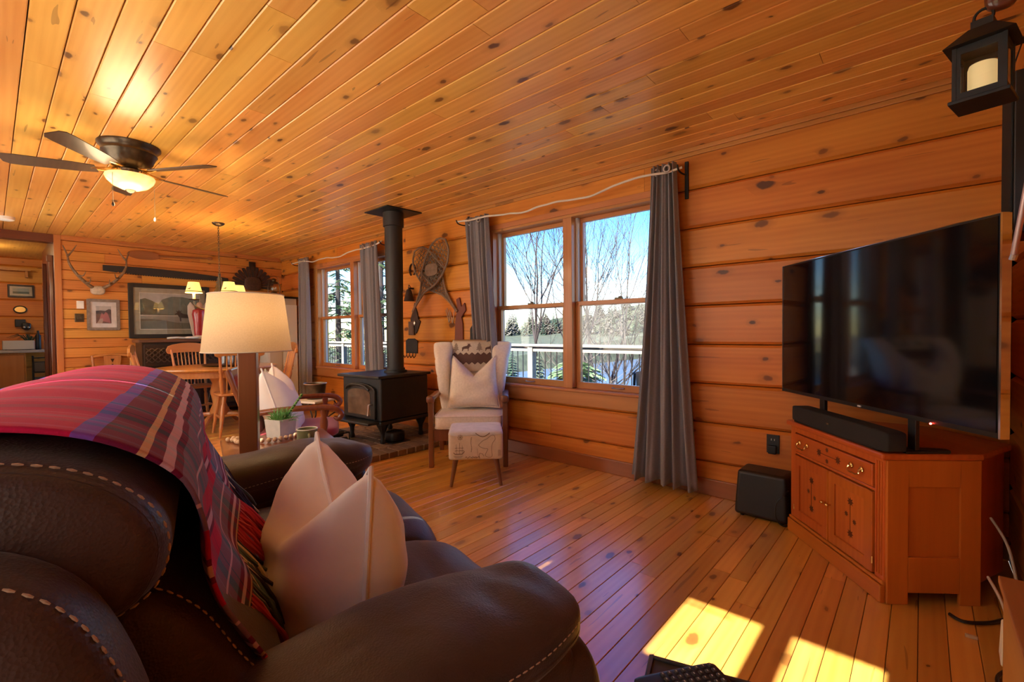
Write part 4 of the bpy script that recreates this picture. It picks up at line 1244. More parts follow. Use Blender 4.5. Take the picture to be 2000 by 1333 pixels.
FIRP = [(-0.08, 0), (-0.08, 0.15), (-0.5, 0.18), (-0.25, 0.45), (-0.42, 0.48), (-0.18, 0.78), (-0.3, 0.8), (0, 1.3), (0.3, 0.8), (0.18, 0.78), (0.42, 0.48), (0.25, 0.45), (0.5, 0.18), (0.08, 0.15), (0.08, 0)]
for cx, poly_, s_, mt in ((-0.155, FIRP, 0.062, M_PRINTG), (-0.055, MOOSE, 0.050, M_PRINTD), (0.07, FIRP, 0.066, M_PRINTG), (0.16, MOOSE, 0.040, M_PRINTD)):
    cloth_poly('print_moose' if poly_ is MOOSE else 'print_fir', [(cx+x*s_*0.95, 0.978+z*s_) for x, z in poly_ if abs(cx+x*s_*0.95) < 0.195], mt, 0.005)
p = Vector((-2.892, 2.686, 0)) + Vector((-0.663, 0.748, 0))*0.315 + Vector((0.748, 0.663, 0))*0.03
pillow('cream piped pillow with dented top on the wing chair', (p.x, p.y, 0.685), 0.47, 0.44, 0.17, RZ(41.55) @ RX(-16), 0.32, 9, M_CREAM, ear=0.10)

# ------------------------------------------------------------------ footstool with map print
ot = thing('footstool', 'small footstool printed with an antique map in front of the wing chair', 'footstool', (-2.622, 2.519, 0), 45.5)
M_MAP = plain('map_linen', (0.66, 0.54, 0.42), 0.9, noise=0.05, nscale=30)
M_INK = plain('map_ink', (0.22, 0.15, 0.10), 0.9)
M_VELVET = plain('pale_velvet', (0.62, 0.57, 0.58), 0.85, noise=0.14, nscale=14, sheen=0.5)
ob_ = MB().superq((0, 0, 0.305), (0.205, 0.19, 0.105), 0.14, 0.12, 48, 18).build('body', M_MAP, ot, smooth=True, angle=60)
MB().superq((0, 0, 0.392), (0.206, 0.191, 0.030), 0.5, 0.16, 48, 14).build('seat_pad', M_VELVET, ot, smooth=True, angle=180)
for sx in (-1, 1):
    for sy in (-1, 1):
        MB().cyl((sx*0.15, sy*0.14, 0.215), (sx*0.188, sy*0.172, 0.0), 0.022, 0.012, 12).build('leg', M_WALNUT, ot, smooth=True, angle=60)
ink = MB()
yf = -0.1915
def line(pts, w=0.0022, n=4): ink.tube([(x, yf, z) for x, z in pts], w*0.55, n)
# coast line and land mass
coast = [(0.02, 0.315), (0.05, 0.345), (0.085, 0.362), (0.115, 0.385), (0.14, 0.382), (0.145, 0.355), (0.13, 0.335), (0.12, 0.31), (0.118, 0.27), (0.122, 0.235), (0.11, 0.222), (0.085, 0.225), (0.07, 0.238), (0.08, 0.262), (0.09, 0.285), (0.06, 0.29), (0.035, 0.30), (0.02, 0.315)]
line([tuple(q)[:2] for q in smooth_path([(x, z, 0) for x, z in coast], 3)])
line([(0.02, 0.225), (0.03, 0.255), (0.05, 0.248), (0.06, 0.23)]); line([(0.01, 0.29), (0.016, 0.235)], 0.0014)
# compass rose
for k in range(8):
    a = PI*k/4
    line([(-0.115+0.022*math.cos(a), 0.375+0.022*math.sin(a)), (-0.115-0.004*math.cos(a), 0.375-0.004*math.sin(a))], 0.0018, 3)
line([(-0.115+0.017*math.cos(q*PI/6), 0.375+0.017*math.sin(q*PI/6)) for q in range(13)], 0.0014, 3)
# sailing ship
line([(-0.165, 0.262), (-0.155, 0.25), (-0.10, 0.25), (-0.085, 0.27)], 0.005)
for xx, h_ in ((-0.145, 0.325), (-0.12, 0.335), (-0.10, 0.315)):
    line([(xx, 0.25), (xx, h_)], 0.0018)
    line([(xx-0.010, 0.275), (xx+0.012, 0.278)], 0.003); line([(xx-0.009, 0.295), (xx+0.009, 0.297)], 0.003)
for i in range(3): line([(-0.165+i*0.006, 0.236-i*0.007), (-0.095-i*0.006, 0.237-i*0.007)], 0.0022)
# lettering ticks along a vertical line, arc of the larger cartouche
for i in range(9): line([(-0.035+0.003*math.sin(i*0.7), 0.265+i*0.0125), (-0.033+0.004*math.sin(i), 0.273+i*0.0125)], 0.003)
line([(0.0+0.105*i/10, 0.405-0.028*math.sin(PI*i/10)) for i in range(11)], 0.005)
for i in range(14): line([(-0.08+i*0.008, 0.226+0.006*math.sin(i*2.1)), (-0.074+i*0.008, 0.222+0.006*math.sin(i*1.7+1))], 0.004)
for i in range(8): line([(0.165, 0.232+i*0.006), (0.185, 0.233+i*0.006)], 0.0016)
ink.build('map_print', M_INK, ob_, kind='stuff')

# ------------------------------------------------------------------ hearth, stove, pipe
hearth = thing('hearth', 'raised hearth of brown brick and pale mortar under the stove', 'hearth', (-4.35, 2.7, 0))
HX0, HX1, HY0, HY1, HZ = -5.05, -3.66, 2.02, 3.30, 0.055
MB(T(4.35, -2.7, 0)).bb(HX0+0.004, HX1-0.004, HY0+0.004, HY1, 0.0, HZ-0.008).build('mortar_bed', plain('mortar', (0.42, 0.36, 0.29), 0.95, noise=0.2, nscale=40), hearth)
M_BRICK = [plain('hearth_brick_%d' % i, c, 0.8, noise=0.25, nscale=25, bump=0.3, bscale=90) for i, c in enumerate([(0.17, 0.10, 0.065), (0.21, 0.13, 0.08), (0.14, 0.085, 0.06)])]
def brick(x0, x1, y0, y1):
    MB(T(4.35, -2.7, 0)).bb(x0, x1, y0, y1, 0.002, HZ).build('brick', rnd.choice(M_BRICK), hearth, bevel=0.003, seg=1)
g = 0.012
n = int((HY1-HY0)/0.098)
for i in range(n):               # soldier course along the right edge
    brick(HX1-0.20, HX1, HY0+i*(HY1-HY0)/n+g/2, HY0+(i+1)*(HY1-HY0)/n-g/2)
n2 = 12
for i in range(n2):
    brick(HX0+(HX1-0.20-HX0)*i/n2+g/2, HX0+(HX1-0.20-HX0)*(i+1)/n2-g/2, HY0, HY0+0.20)
rows = 10
for j in range(rows):
    y0, y1 = HY0+0.20+(HY1-HY0-0.20)*j/rows+g/2, HY0+0.20+(HY1-HY0-0.20)*(j+1)/rows-g/2
    xx = HX0 - (0.1 if j % 2 else 0)
    while xx < HX1-0.20:
        a, b = max(xx, HX0)+g/2, min(xx+0.2, HX1-0.20)-g/2
        if b-a > 0.03: brick(a, b, y0, y1)
        xx += 0.2

SR = 5
stove = thing('wood_stove', 'black cast-iron wood stove with glass door on the brick hearth', 'stove', (-4.29, 2.80, HZ), SR)
SW, SD = 0.315, 0.31
z0, z1 = 0.23, 0.655
MB().bb(-SW, SW, -SD, SD, z0, z1).build('firebox', M_STOVE, stove, bevel=0.015, seg=3)
MB().bb(-SW-0.03, SW+0.03, -SD-0.05, SD+0.02, z1, z1+0.028).build('top_plate', M_STOVE, stove, bevel=0.008)
MB().bb(-SW-0.012, SW+0.012, -SD-0.015, SD, z0-0.035, z0).build('base_plate', M_STOVE, stove, bevel=0.008)
MB().bb(-SW+0.02, SW-0.02, -SD-0.14, -SD-0.01, z0-0.02, z0+0.004).build('ash_lip', M_STOVE, stove, bevel=0.006)
dr_ = MB()
arch = [(-0.25, 0.25), (0.25, 0.25), (0.25, 0.53)] + [(0.25*math.cos(a), 0.53+0.075*math.sin(a)) for a in [PI*k/10 for k in range(1, 10)]] + [(-0.25, 0.53)]
MBD = T(0, -SD-0.001, 0) @ RX(90)
dr_.prism(arch, 0.0, 0.028, MBD)
dd_ = dr_.build('door', M_STOVE, stove, bevel=0.006)
arch2 = [(-0.185, 0.285), (0.185, 0.285), (0.185, 0.50)] + [(0.185*math.cos(a), 0.50+0.045*math.sin(a)) for a in [PI*k/10 for k in range(1, 10)]] + [(-0.185, 0.50)]
M_SOOT = plain('sooty_glass', (0.12, 0.085, 0.065), 0.12, noise=0.35, nscale=7)
MB().prism(arch2, 0.027, 0.031, MBD).build('door_glass', M_SOOT, dd_)
MB().tube(smooth_path([(-0.19, -SD-0.05, 0.54), (-0.1, -SD-0.06, 0.585), (0.1, -SD-0.06, 0.585), (0.19, -SD-0.05, 0.54)], 6), 0.012, 8).build('arch_rib', M_STOVE, dd_, smooth=True)
MB().cyl((0.215, -SD-0.03, 0.40), (0.215, -SD-0.07, 0.40), 0.008).tube([(0.215, -SD-0.07, 0.40), (0.21, -SD-0.075, 0.31)], 0.011, 8).sphere((0.21, -SD-0.075, 0.30), 0.013).build('handle', M_NICKEL, dd_, smooth=True)
for sx in (-1, 1):
    for sy in (-1, 1):
        MB().lathe([(0.022, 0), (0.030, 0.02), (0.020, 0.05), (0.024, 0.11), (0.052, 0.17), (0.065, 0.20)], 8, T(sx*0.255, sy*0.25, 0)).build('leg', M_STOVE, stove, smooth=True)
MB().lathe([(0.12, z1+0.028), (0.12, z1+0.05), (0.098, z1+0.055), (0.098, z1+0.075)], 28, T(0.075, 0.07, 0)).build('flue_collar', M_STOVE, stove, smooth=True)
pipe = thing('stove_pipe', 'tall black stove pipe rising from the stove to the ceiling', 'stove pipe', (-4.22, 2.875, HZ+0.684))
hp = ZC - (HZ+0.684)
MB().cyl((0, 0, 0.04), (0, 0, hp*0.52), 0.088, n=32).build('lower_pipe', M_PIPE, pipe, smooth=True, angle=50)
MB().cyl((0, 0, hp*0.52-0.02), (0, 0, hp-0.10), 0.093, n=32).build('upper_pipe', M_PIPE, pipe, smooth=True, angle=50)
MB().lathe([(0.093, hp-0.16), (0.108, hp-0.155), (0.108, hp-0.005)], 32).build('ceiling_sleeve', M_PIPE, pipe, smooth=True, angle=50)
MB(RZ(0)).bb(-0.215, 0.215, -0.215, 0.215, hp-0.012, hp-0.002).build('ceiling_plate', M_IRON, pipe, bevel=0.003)
MB().cyl((-0.088, 0.02, 0.95), (-0.14, 0.02, 0.95), 0.008).tube(smooth_path([(-0.14, 0.02, 0.90), (-0.15, 0.02, 0.95), (-0.14, 0.02, 1.0)], 4), 0.008, 6).build('damper_handle', M_IRON, pipe, smooth=True)
ft = thing('fireplace_bin', 'small dark ash bin on the hearth under the stove', 'bin', (-4.02, 2.72, HZ+0.001))
MB().superq((0, 0, 0.055), (0.085, 0.085, 0.052), 0.4, 0.6, 28, 12).build('bin_body', M_IRON, ft, smooth=True, angle=180)
MB().bb(-0.11, 0.11, -0.11, 0.11, 0, 0.006).build('bin_tray', M_IRON, ft)
lb = thing('log_basket', 'heap of dark kindling in a low iron basket beside the stove', 'basket', (-4.42, 2.22, HZ))
for i in range(9):
    a = rnd.uniform(-20, 20)
    MB(T(rnd.uniform(-0.09, 0.09), rnd.uniform(-0.06, 0.06), 0.03+0.035*(i//3)) @ RZ(a) @ RX(90)).cyl((0, 0, -0.16), (0, 0, 0.16), rnd.uniform(0.016, 0.028), n=7).build('stick', M_BARK2, lb, smooth=True)
MB().tube([(-0.16, -0.13, 0.008), (0.16, -0.13, 0.008), (0.16, 0.13, 0.008), (-0.16, 0.13, 0.008)], 0.007, 6, closed=True).tube([(-0.16, -0.13, 0.12), (0.16, -0.13, 0.12), (0.16, 0.13, 0.12), (-0.16, 0.13, 0.12)], 0.007, 6, closed=True).build('basket_rim', M_IRON, lb)
for x_, y_ in ((-0.16, -0.13), (0.16, -0.13), (0.16, 0.13), (-0.16, 0.13)): MB().cyl((x_, y_, 0), (x_, y_, 0.125), 0.006, n=6).build('basket_post', M_IRON, lb)

# wrought iron stand with white top, metal pail on it
st_ = thing('plant_stand', 'small wrought-iron stand with white top between rocker and stove', 'stand', (-4.76, 2.22, HZ), 20)
MB().bb(-0.19, 0.19, -0.16, 0.16, 0.40, 0.42).build('top', M_WHITE, st_, bevel=0.004)
for sx in (-1, 1):
    for sy in (-1, 1):
        MB().tube(smooth_path([(sx*0.16, sy*0.13, 0.40), (sx*0.19, sy*0.15, 0.30), (sx*0.10, sy*0.09, 0.20), (sx*0.16, sy*0.13, 0.08), (sx*0.20, sy*0.16, 0.0)], 6), 0.007, 6).build('leg', M_IRON, st_, smooth=True)
pl_ = thing('metal_pail', 'dark metal pail with bright rim beside the stove', 'pail', (-4.78, 2.26, HZ+0.42))
MB().lathe([(0.085, 0), (0.09, 0.005), (0.112, 0.16), (0.108, 0.16), (0.086, 0.01)], 28, caps=False).lathe([(0.001, 0.004), (0.088, 0.004)], 28, caps=False).build('pail_body', M_BRONZE, pl_, smooth=True, angle=60)
MB().tube([(0.112*math.cos(a), 0.112*math.sin(a), 0.16) for a in [2*PI*k/28 for k in range(28)]], 0.005, 6, closed=True).build('rim', M_NICKEL, pl_, smooth=True)

# ------------------------------------------------------------------ lamp table and its things
ttop = 0.56
tb = thing('side_table', 'dark mahogany side table behind the far sofa arm', 'table', suv(2.80, 0.355), -SA)
def TBL(u, v, z): return (-(u-2.80), v-0.355, z)
MB().bb(-0.30, 0.30, -0.275, 0.275, ttop-0.024, ttop).build('table_top', M_MAHOG, tb, bevel=0.006)
MB().bb(-0.26, 0.26, -0.235, 0.235, ttop-0.10, ttop-0.024).build('apron', M_MAHOG, tb)
for sx in (-1, 1):
    for sy in (-1, 1): MB().lathe([(0.014, 0), (0.02, 0.1), (0.016, 0.2), (0.026, 0.38), (0.03, ttop-0.10)], 10, T(sx*0.235, sy*0.21, 0)).build('leg', M_MAHOGZ, tb, smooth=True)
lp = suv(2.655, 0.175) + Vector((0.017, 0.015, 0))
lamp = thing('table_lamp', 'table lamp with square wooden post and large linen drum shade, lit', 'lamp', (lp.x, lp.y, ttop), -27)
MB().bb(-0.041, 0.041, -0.041, 0.041, 0.012, 0.53).build('post', M_MAHOGZ, lamp, bevel=0.005)
MB().bb(-0.06, 0.06, -0.06, 0.06, 0, 0.012).build('base', M_MAHOGZ, lamp, bevel=0.003)
M_SHADE = shade_cloth('linen_shade', (0.56, 0.44, 0.31), 0.42)
SZ0, SZ1 = 0.515, 0.795
MB().lathe([(0.198, SZ0), (0.166, SZ1)], 64, caps=False).build('lamp_shade', M_SHADE, lamp, smooth=True, angle=180)
M_HEM = plain('shade_binding', (0.55, 0.46, 0.36), 0.8)
for rr_, zz in ((0.198, SZ0), (0.166, SZ1)):
    MB().tube([(rr_*math.cos(2*PI*k/48), rr_*math.sin(2*PI*k/48), zz) for k in range(48)], 0.003, 6, closed=True).build('shade_rim', M_HEM, lamp, smooth=True)
MB().cyl((0, 0, 0.53), (0, 0, 0.60), 0.016).build('socket', M_BRASS, lamp)
MB().sphere((0, 0, 0.65), (0.032, 0.032, 0.045)).build('bulb', emissive('lamp_bulb', (1.0, 0.62, 0.27), 2), lamp, smooth=True)
def point_light(name, loc, energy, color, radius, parent=None):
    d = bpy.data.lights.new(name, 'POINT'); d.energy = energy; d.color = color; d.shadow_soft_size = radius
    o = bpy.data.objects.new(name, d); COL.objects.link(o); o.location = loc
    if parent: o.parent = parent
    return o
point_light('lamp_glow', (0, 0, 0.69), 0.55, (1.0, 0.66, 0.32), 0.04, lamp)

def on_table(px, py):      # helper kept simple: world position on the table top
    return (px, py, ttop+0.001)
pln = thing('potted_plant', 'small square white planter with green faux foliage on the side table', 'plant', on_table(-2.80, 1.115), 20)
MB().add([(-0.052, -0.052, 0), (0.052, -0.052, 0), (0.052, 0.052, 0), (-0.052, 0.052, 0), (-0.060, -0.060, 0.105), (0.060, -0.060, 0.105), (0.060, 0.060, 0.105), (-0.060, 0.060, 0.105), (-0.050, -0.050, 0.105), (0.050, -0.050, 0.105), (0.050, 0.050, 0.105), (-0.050, 0.050, 0.105), (-0.048, -0.048, 0.085), (0.048, -0.048, 0.085), (0.048, 0.048, 0.085), (-0.048, 0.048, 0.085)],
    [(3, 2, 1, 0), (0, 1, 5, 4), (1, 2, 6, 5), (2, 3, 7, 6), (3, 0, 4, 7), (4, 5, 9, 8), (5, 6, 10, 9), (6, 7, 11, 10), (7, 4, 8, 11), (8, 9, 13, 12), (9, 10, 14, 13), (10, 11, 15, 14), (11, 8, 12, 15), (12, 13, 14, 15)]).build('planter', plain('white_ceramic', (0.62, 0.58, 0.53), 0.5, noise=0.06, nscale=30), pln)
lf = MB(); rr = random.Random(4)
for i in range(170):
    a, el = rr.uniform(0, 2*PI), rr.uniform(0.1, 1.45)
    d = Vector((math.cos(a)*math.cos(el), math.sin(a)*math.cos(el), math.sin(el)))
    b0 = Vector((rr.uniform(-0.035, 0.035), rr.uniform(-0.035, 0.035), 0.085)); L = rr.uniform(0.05, 0.095)
    p1 = b0 + d*L
    lf.tube([b0, b0.lerp(p1, 0.6)+Vector((0, 0, 0.008)), p1], [0.0022, 0.0018, 0.0006], 3)
for i in range(9):
    q = i/8; c = Vector((0.02+0.07*q, 0.03+0.04*q, 0.11+0.115*q))
    for s_ in (-1, 1):
        d = Vector((s_*0.5, -s_*0.4, 0.5)).normalized(); 
        lf.add([c, c+d*0.016+Vector((0.008, 0.004, 0.003)), c+d*0.03, c+d*0.016-Vector((0.008, 0.004, 0.003)), c+d*0.014+Vector((0, 0.003, 0))], [(0, 1, 4), (1, 2, 4), (2, 3, 4), (3, 0, 4), (0, 3, 2, 1)])
lf.tube([(0.02, 0.03, 0.10), (0.055, 0.05, 0.165), (0.09, 0.07, 0.228)], [0.001, 0.0008, 0.0006], 4)
lf.build('foliage', plain('faux_leaf', (0.10, 0.30, 0.06), 0.5, noise=0.4, nscale=60), pln, kind='stuff', fix=False)
bd = thing('bead_garland', 'string of pale wooden beads lying round the planter on the side table', 'garland', on_table(-2.74, 1.05))
M_BEAD = plain('beech_bead', (0.60, 0.40, 0.24), 0.5, noise=0.12, nscale=10)
pathb = smooth_path([(-0.16, -0.15, 0), (-0.08, -0.12, 0), (0.0, -0.10, 0), (0.055, -0.02, 0), (0.05, 0.07, 0), (0.0, 0.16, 0), (-0.06, 0.20, 0)], 12)
acc = 0; last = None; bead0 = None
for q in pathb:
    if last is None or (q-last).length >= 0.0265:
        last = q
        if bead0 is None:
            bead0 = MB().sphere((0, 0, 0), 0.0135, 14, 9).build('bead', M_BEAD, bd, smooth=True, angle=180); o = bead0
        else:
            o = bead0.copy(); COL.objects.link(o)
        o.location = (q.x, q.y, 0.0135)
for k in range(9):
    o = bead0.copy(); COL.objects.link(o); o.location = (-0.14+0.024*k*0.9, -0.185+0.012*math.sin(k)+0.006*k, 0.0135)
mg = thing('enamel_mug', 'olive green enamel mug with pale rim on the side table', 'mug', (-2.405, 1.09, ttop+0.001), 35)
M_OLIVE = plain('olive_enamel', (0.23, 0.22, 0.10), 0.35, noise=0.08)
MB().lathe([(0.046, 0), (0.049, 0.004), (0.050, 0.10), (0.0465, 0.10), (0.045, 0.008), (0.001, 0.006)], 32, caps=False).build('cup', M_OLIVE, mg, smooth=True, angle=50)
MB().tube([(0.0495*math.cos(2*PI*k/32), 0.0495*math.sin(2*PI*k/32), 0.101) for k in range(32)], 0.0032, 6, closed=True).build('rim', plain('enamel_rim', (0.70, 0.68, 0.60), 0.3), mg, smooth=True)
MB().tube(smooth_path([(0.030, -0.040, 0.082), (0.050, -0.066, 0.080), (0.054, -0.072, 0.05), (0.042, -0.058, 0.02), (0.028, -0.040, 0.018)], 6), 0.006, 8).build('handle', M_OLIVE, mg, smooth=True)
def text_mesh(name, s, size, mat, parent, M, depth=0.0006):
    cu = bpy.data.curves.new(name + '_curve', 'FONT'); cu.body = s; cu.size = size; cu.extrude = depth; cu.align_x = 'CENTER'; cu.align_y = 'CENTER'
    tmp = bpy.data.objects.new(name + '_tmp', cu); COL.objects.link(tmp)
    bpy.context.view_layer.update()
    me = bpy.data.meshes.new_from_object(tmp.evaluated_get(bpy.context.evaluated_depsgraph_get()))
    bpy.data.objects.remove(tmp)
    o = bpy.data.objects.new(name, me); COL.objects.link(o)
    me.materials.clear(); me.materials.append(mat)
    o.parent = parent; o.matrix_local = M
    return o
text_mesh('lettering', 'TE', 0.026, plain('mug_print', (0.50, 0.47, 0.33), 0.6), mg, RZ(-72) @ T(0, -0.0505, 0.045) @ RX(90))

# ------------------------------------------------------------------ rocking chair with pillow
rk = thing('rocking_chair', 'reddish wooden rocking chair with scrolled arms and crimson cushion behind the side table', 'chair', (-3.47, 1.50, 0), 152.6)
for sx in (-1, 1):
    x_ = sx*0.315
    MB().tube(smooth_path([(x_*0.9, 0.30, 0.62), (x_, 0.10, 0.645), (x_*1.02, -0.12, 0.65), (x_*1.04, -0.25, 0.64), (x_*1.04, -0.305, 0.60), (x_*1.04, -0.285, 0.565), (x_*1.04, -0.255, 0.58)], 6), [0.020]*31+[0.019, 0.017, 0.015, 0.012, 0.010, 0.008], 10).build('armrest', M_MAHOG, rk, smooth=True, angle=180)
    MB().lathe([(0.014, 0), (0.020, 0.03), (0.017, 0.05), (0.027, 0.10), (0.027, 0.13), (0.016, 0.17), (0.022, 0.19), (0.022, 0.215)], 14, T(x_, -0.19, 0.42)).build('arm_post', M_MAHOGZ, rk, smooth=True)
    for yy in (-0.19, 0.20):
        MB().lathe([(0.014, 0.05), (0.02, 0.12), (0.016, 0.2), (0.024, 0.30), (0.02, 0.40)], 12, T(sx*0.27, yy, 0)).build('leg', M_MAHOGZ, rk, smooth=True)
    MB().tube(smooth_path([(sx*0.27, -0.42, 0.075), (sx*0.27, -0.2, 0.03), (sx*0.27, 0.05, 0.02), (sx*0.27, 0.3, 0.045), (sx*0.27, 0.52, 0.12)], 6), 0.018, 8).build('rocker', M_MAHOGZ, rk, smooth=True)
    MB().tube(smooth_path([(sx*0.24, 0.22, 0.40), (sx*0.24, 0.30, 0.62), (sx*0.23, 0.40, 0.92)], 6), 0.019, 10).build('back_post', M_MAHOGZ, rk, smooth=True)
MB().superq((0, 0.01, 0.405), (0.30, 0.26, 0.025), 0.4, 0.3, 32, 10).build('seat', M_MAHOG, rk, smooth=True, angle=60)
MB().superq((0, -0.02, 0.455), (0.27, 0.27, 0.04), 0.5, 0.3, 36, 14).build('seat_cushion', M_REDCLOTH, rk, smooth=True, angle=180)
MB().superq((0, 0.30, 0.66), (0.22, 0.035, 0.22), 0.4, 0.4, 36, 16, fn=lambda p: Vector((p.x, p.y+0.35*(p.z-0.66), p.z))).build('back_cushion', M_REDCLOTH, rk, smooth=True, angle=180)
MB().bb(-0.24, 0.24, 0.375, 0.40, 0.86, 0.93).build('crest_rail', M_MAHOG, rk, bevel=0.01)
fx_ = Vector((math.cos(math.radians(152.6)), math.sin(math.radians(152.6)), 0)); fy_ = Vector((-fx_.y, fx_.x, 0))
q = Vector((-3.47, 1.50, 0)) + fy_*0.10 + fx_*(-0.03)
pillow('white pillow with pointed corners on the rocking chair', (q.x, q.y, 0.635), 0.62, 0.48, 0.24, RZ(152.6) @ RX(-17), 0.16, 12, M_PILLOW, ear=0.14)
q2 = Vector((-3.47, 1.50, 0)) + fy_*0.17 + fx_*0.12
pillow('pale grey-green cushion behind the white pillow on the rocking chair', (q2.x, q2.y, 0.70), 0.42, 0.36, 0.10, RZ(152.6) @ RX(-22), 0.05, 13, plain('sage_linen', (0.55, 0.56, 0.48), 0.9), ear=0.05)
# ------------------------------------------------------------------ dining table and chairs
TC = Vector((-6.62, 1.90, 0))
dt = thing('dining_table', 'round honey-oak pedestal dining table at the far end of the room', 'table', TC)
MB().lathe([(0.60, 0.725), (0.645, 0.735), (0.66, 0.75), (0.655, 0.762), (0.64, 0.765)], 56).build('table_top', M_OAKX, dt, smooth=True, angle=40)
MB().lathe([(0.56, 0.655), (0.56, 0.728)], 48).build('apron', M_OAKX, dt, smooth=True, angle=40)
MB().lathe([(0.10, 0.12), (0.11, 0.2), (0.07, 0.3), (0.10, 0.45), (0.075, 0.55), (0.12, 0.655)], 24).build('pedestal', M_OAK, dt, smooth=True)
for k in range(4):
    MB(RZ(45+90*k)).tube(smooth_path([(0.06, 0, 0.16), (0.22, 0, 0.15), (0.34, 0, 0.06), (0.40, 0, 0.025)], 5), 0.03, 8).build('foot', M_OAK, dt, smooth=True)

def oak_chair(label, loc, rz):
    c = thing('dining_chair', label, 'chair', loc, rz, 'spindle-back oak chairs round the dining table')
    sb_ = MB().superq((0, 0, 0.445), (0.21, 0.205, 0.02), 0.5, 0.5, 32, 10)
    sb_.build('seat', M_OAKX, c, smooth=True, angle=60)
    for sx in (-1, 1):
        for sy in (-1, 1):
            a, b = Vector((sx*0.14, sy*0.13, 0.43)), Vector((sx*0.20, sy*0.20, 0.0))
            L = [(0, 0.016), (0.12, 0.021), (0.2, 0.014), (0.24, 0.021), (0.55, 0.024), (0.72, 0.016), (0.76, 0.022), (0.85, 0.014), (1, 0.012)]
            MB().tube([a.lerp(b, t) for t, r_ in L], [r_ for t, r_ in L], 10).build('leg', M_OAK, c, smooth=True)
        MB().tube([(sx*0.175, -0.17, 0.20), (sx*0.175, 0.17, 0.20)], [0.011, 0.011], 8).build('stretcher', M_OAK, c, smooth=True)
        a, b = Vector((sx*0.165, 0.165, 0.45)), Vector((sx*0.20, 0.27, 0.90))
        L = [(0, 0.014), (0.15, 0.021), (0.32, 0.025), (0.42, 0.014), (0.46, 0.021), (0.50, 0.014), (0.54, 0.021), (0.60, 0.015), (1, 0.013)]
        MB().tube([a.lerp(b, t) for t, r_ in L], [r_ for t, r_ in L], 10).build('back_post', M_OAK, c, smooth=True)
    MB().tube([(-0.175, 0.0, 0.20), (0.175, 0.0, 0.20)], 0.011, 8).build('stretcher', M_OAK, c, smooth=True)
    for k in range(7):
        x_ = (k-3)*0.042
        MB().tube([(x_*0.95, 0.185, 0.46), (x_*1.0, 0.225, 0.66), (x_*1.05, 0.272, 0.88)], [0.006, 0.009, 0.006], 8).build('spindle', M_OAK, c, smooth=True)
    crest = [(-0.245, 0.86), (-0.255, 0.90), (-0.235, 0.945), (-0.18, 0.965), (-0.09, 0.98), (0, 0.985), (0.09, 0.98), (0.18, 0.965), (0.235, 0.945), (0.255, 0.90), (0.245, 0.86), (0.21, 0.845), (0.17, 0.86), (0, 0.865), (-0.17, 0.86), (-0.21, 0.845)]
    MB().prism(crest, -0.012, 0.012, T(0, 0.275, 0) @ RX(90)).build('crest_rail', M_OAKX, c, bevel=0.005)
    return c
def chair_at(ang, dist, label, twist=0):
    a = math.radians(ang)
    p = TC + Vector((math.cos(a), math.sin(a), 0))*dist
    c = oak_chair(label, p, ang - 90 + twist)
    c.scale = (1.0, 1.0, 1.07)
    return c       # back points away from the table
chair_at(243, 0.60, 'oak dining chair seen side-on at the left of the table', 12)
chair_at(187, 0.62, 'oak dining chair beyond the table in front of the dark buffet')
chair_at(0, 0.58, 'oak dining chair nearest the camera, partly behind the lamp post', -6)
chair_at(70, 0.58, 'oak dining chair at the right of the table by the grey curtain', 8)

pc = thing('side_chair', 'low reddish side chair with pierced splat against the far wall', 'chair', (-7.90, 1.08, 0), 90)
for sx in (-1, 1):
    MB().tube([(sx*0.18, 0.17, 0), (sx*0.18, 0.18, 0.45), (sx*0.20, 0.23, 0.90)], [0.016, 0.018, 0.016], 10).build('back_post', M_OAK, pc, smooth=True)
    MB().tube([(sx*0.19, -0.17, 0), (sx*0.18, -0.16, 0.44)], [0.014, 0.02], 10).build('leg', M_OAK, pc, smooth=True)
    MB().tube([(sx*0.18, -0.16, 0.2), (sx*0.18, 0.17, 0.2)], 0.009, 8).build('stretcher', M_OAK, pc, smooth=True)
MB().superq((0, 0, 0.45), (0.21, 0.19, 0.02), 0.5, 0.3, 28, 8).build('seat', M_OAKX, pc, smooth=True, angle=60)
MB().tube(smooth_path([(-0.205, 0.23, 0.88), (0, 0.26, 0.905), (0.205, 0.23, 0.88)], 6), 0.018, 8).build('crest_rail', M_OAKX, pc, smooth=True)
MB().tube([(-0.19, 0.20, 0.62), (0.19, 0.20, 0.62)], 0.012, 8).build('lower_rail', M_OAKX, pc, smooth=True)
MB().prism([(-0.055, 0.62), (0.055, 0.62), (0.06, 0.70), (0.085, 0.80), (0.09, 0.89), (-0.09, 0.89), (-0.085, 0.80), (-0.06, 0.70)], -0.007, 0.007, T(0, 0.215, 0) @ RX(90)).build('splat', M_OAK, pc)
MB().prism([(-0.02, 0.85), (0.02, 0.85), (0.0, 0.80)], 0.006, 0.009, T(0, 0.214, 0) @ RX(90)).prism([(-0.008, 0.70), (0.008, 0.70), (0.008, 0.78), (-0.008, 0.78)], 0.006, 0.009, T(0, 0.214, 0) @ RX(90)).build('piercing', M_DARKGAP, pc)

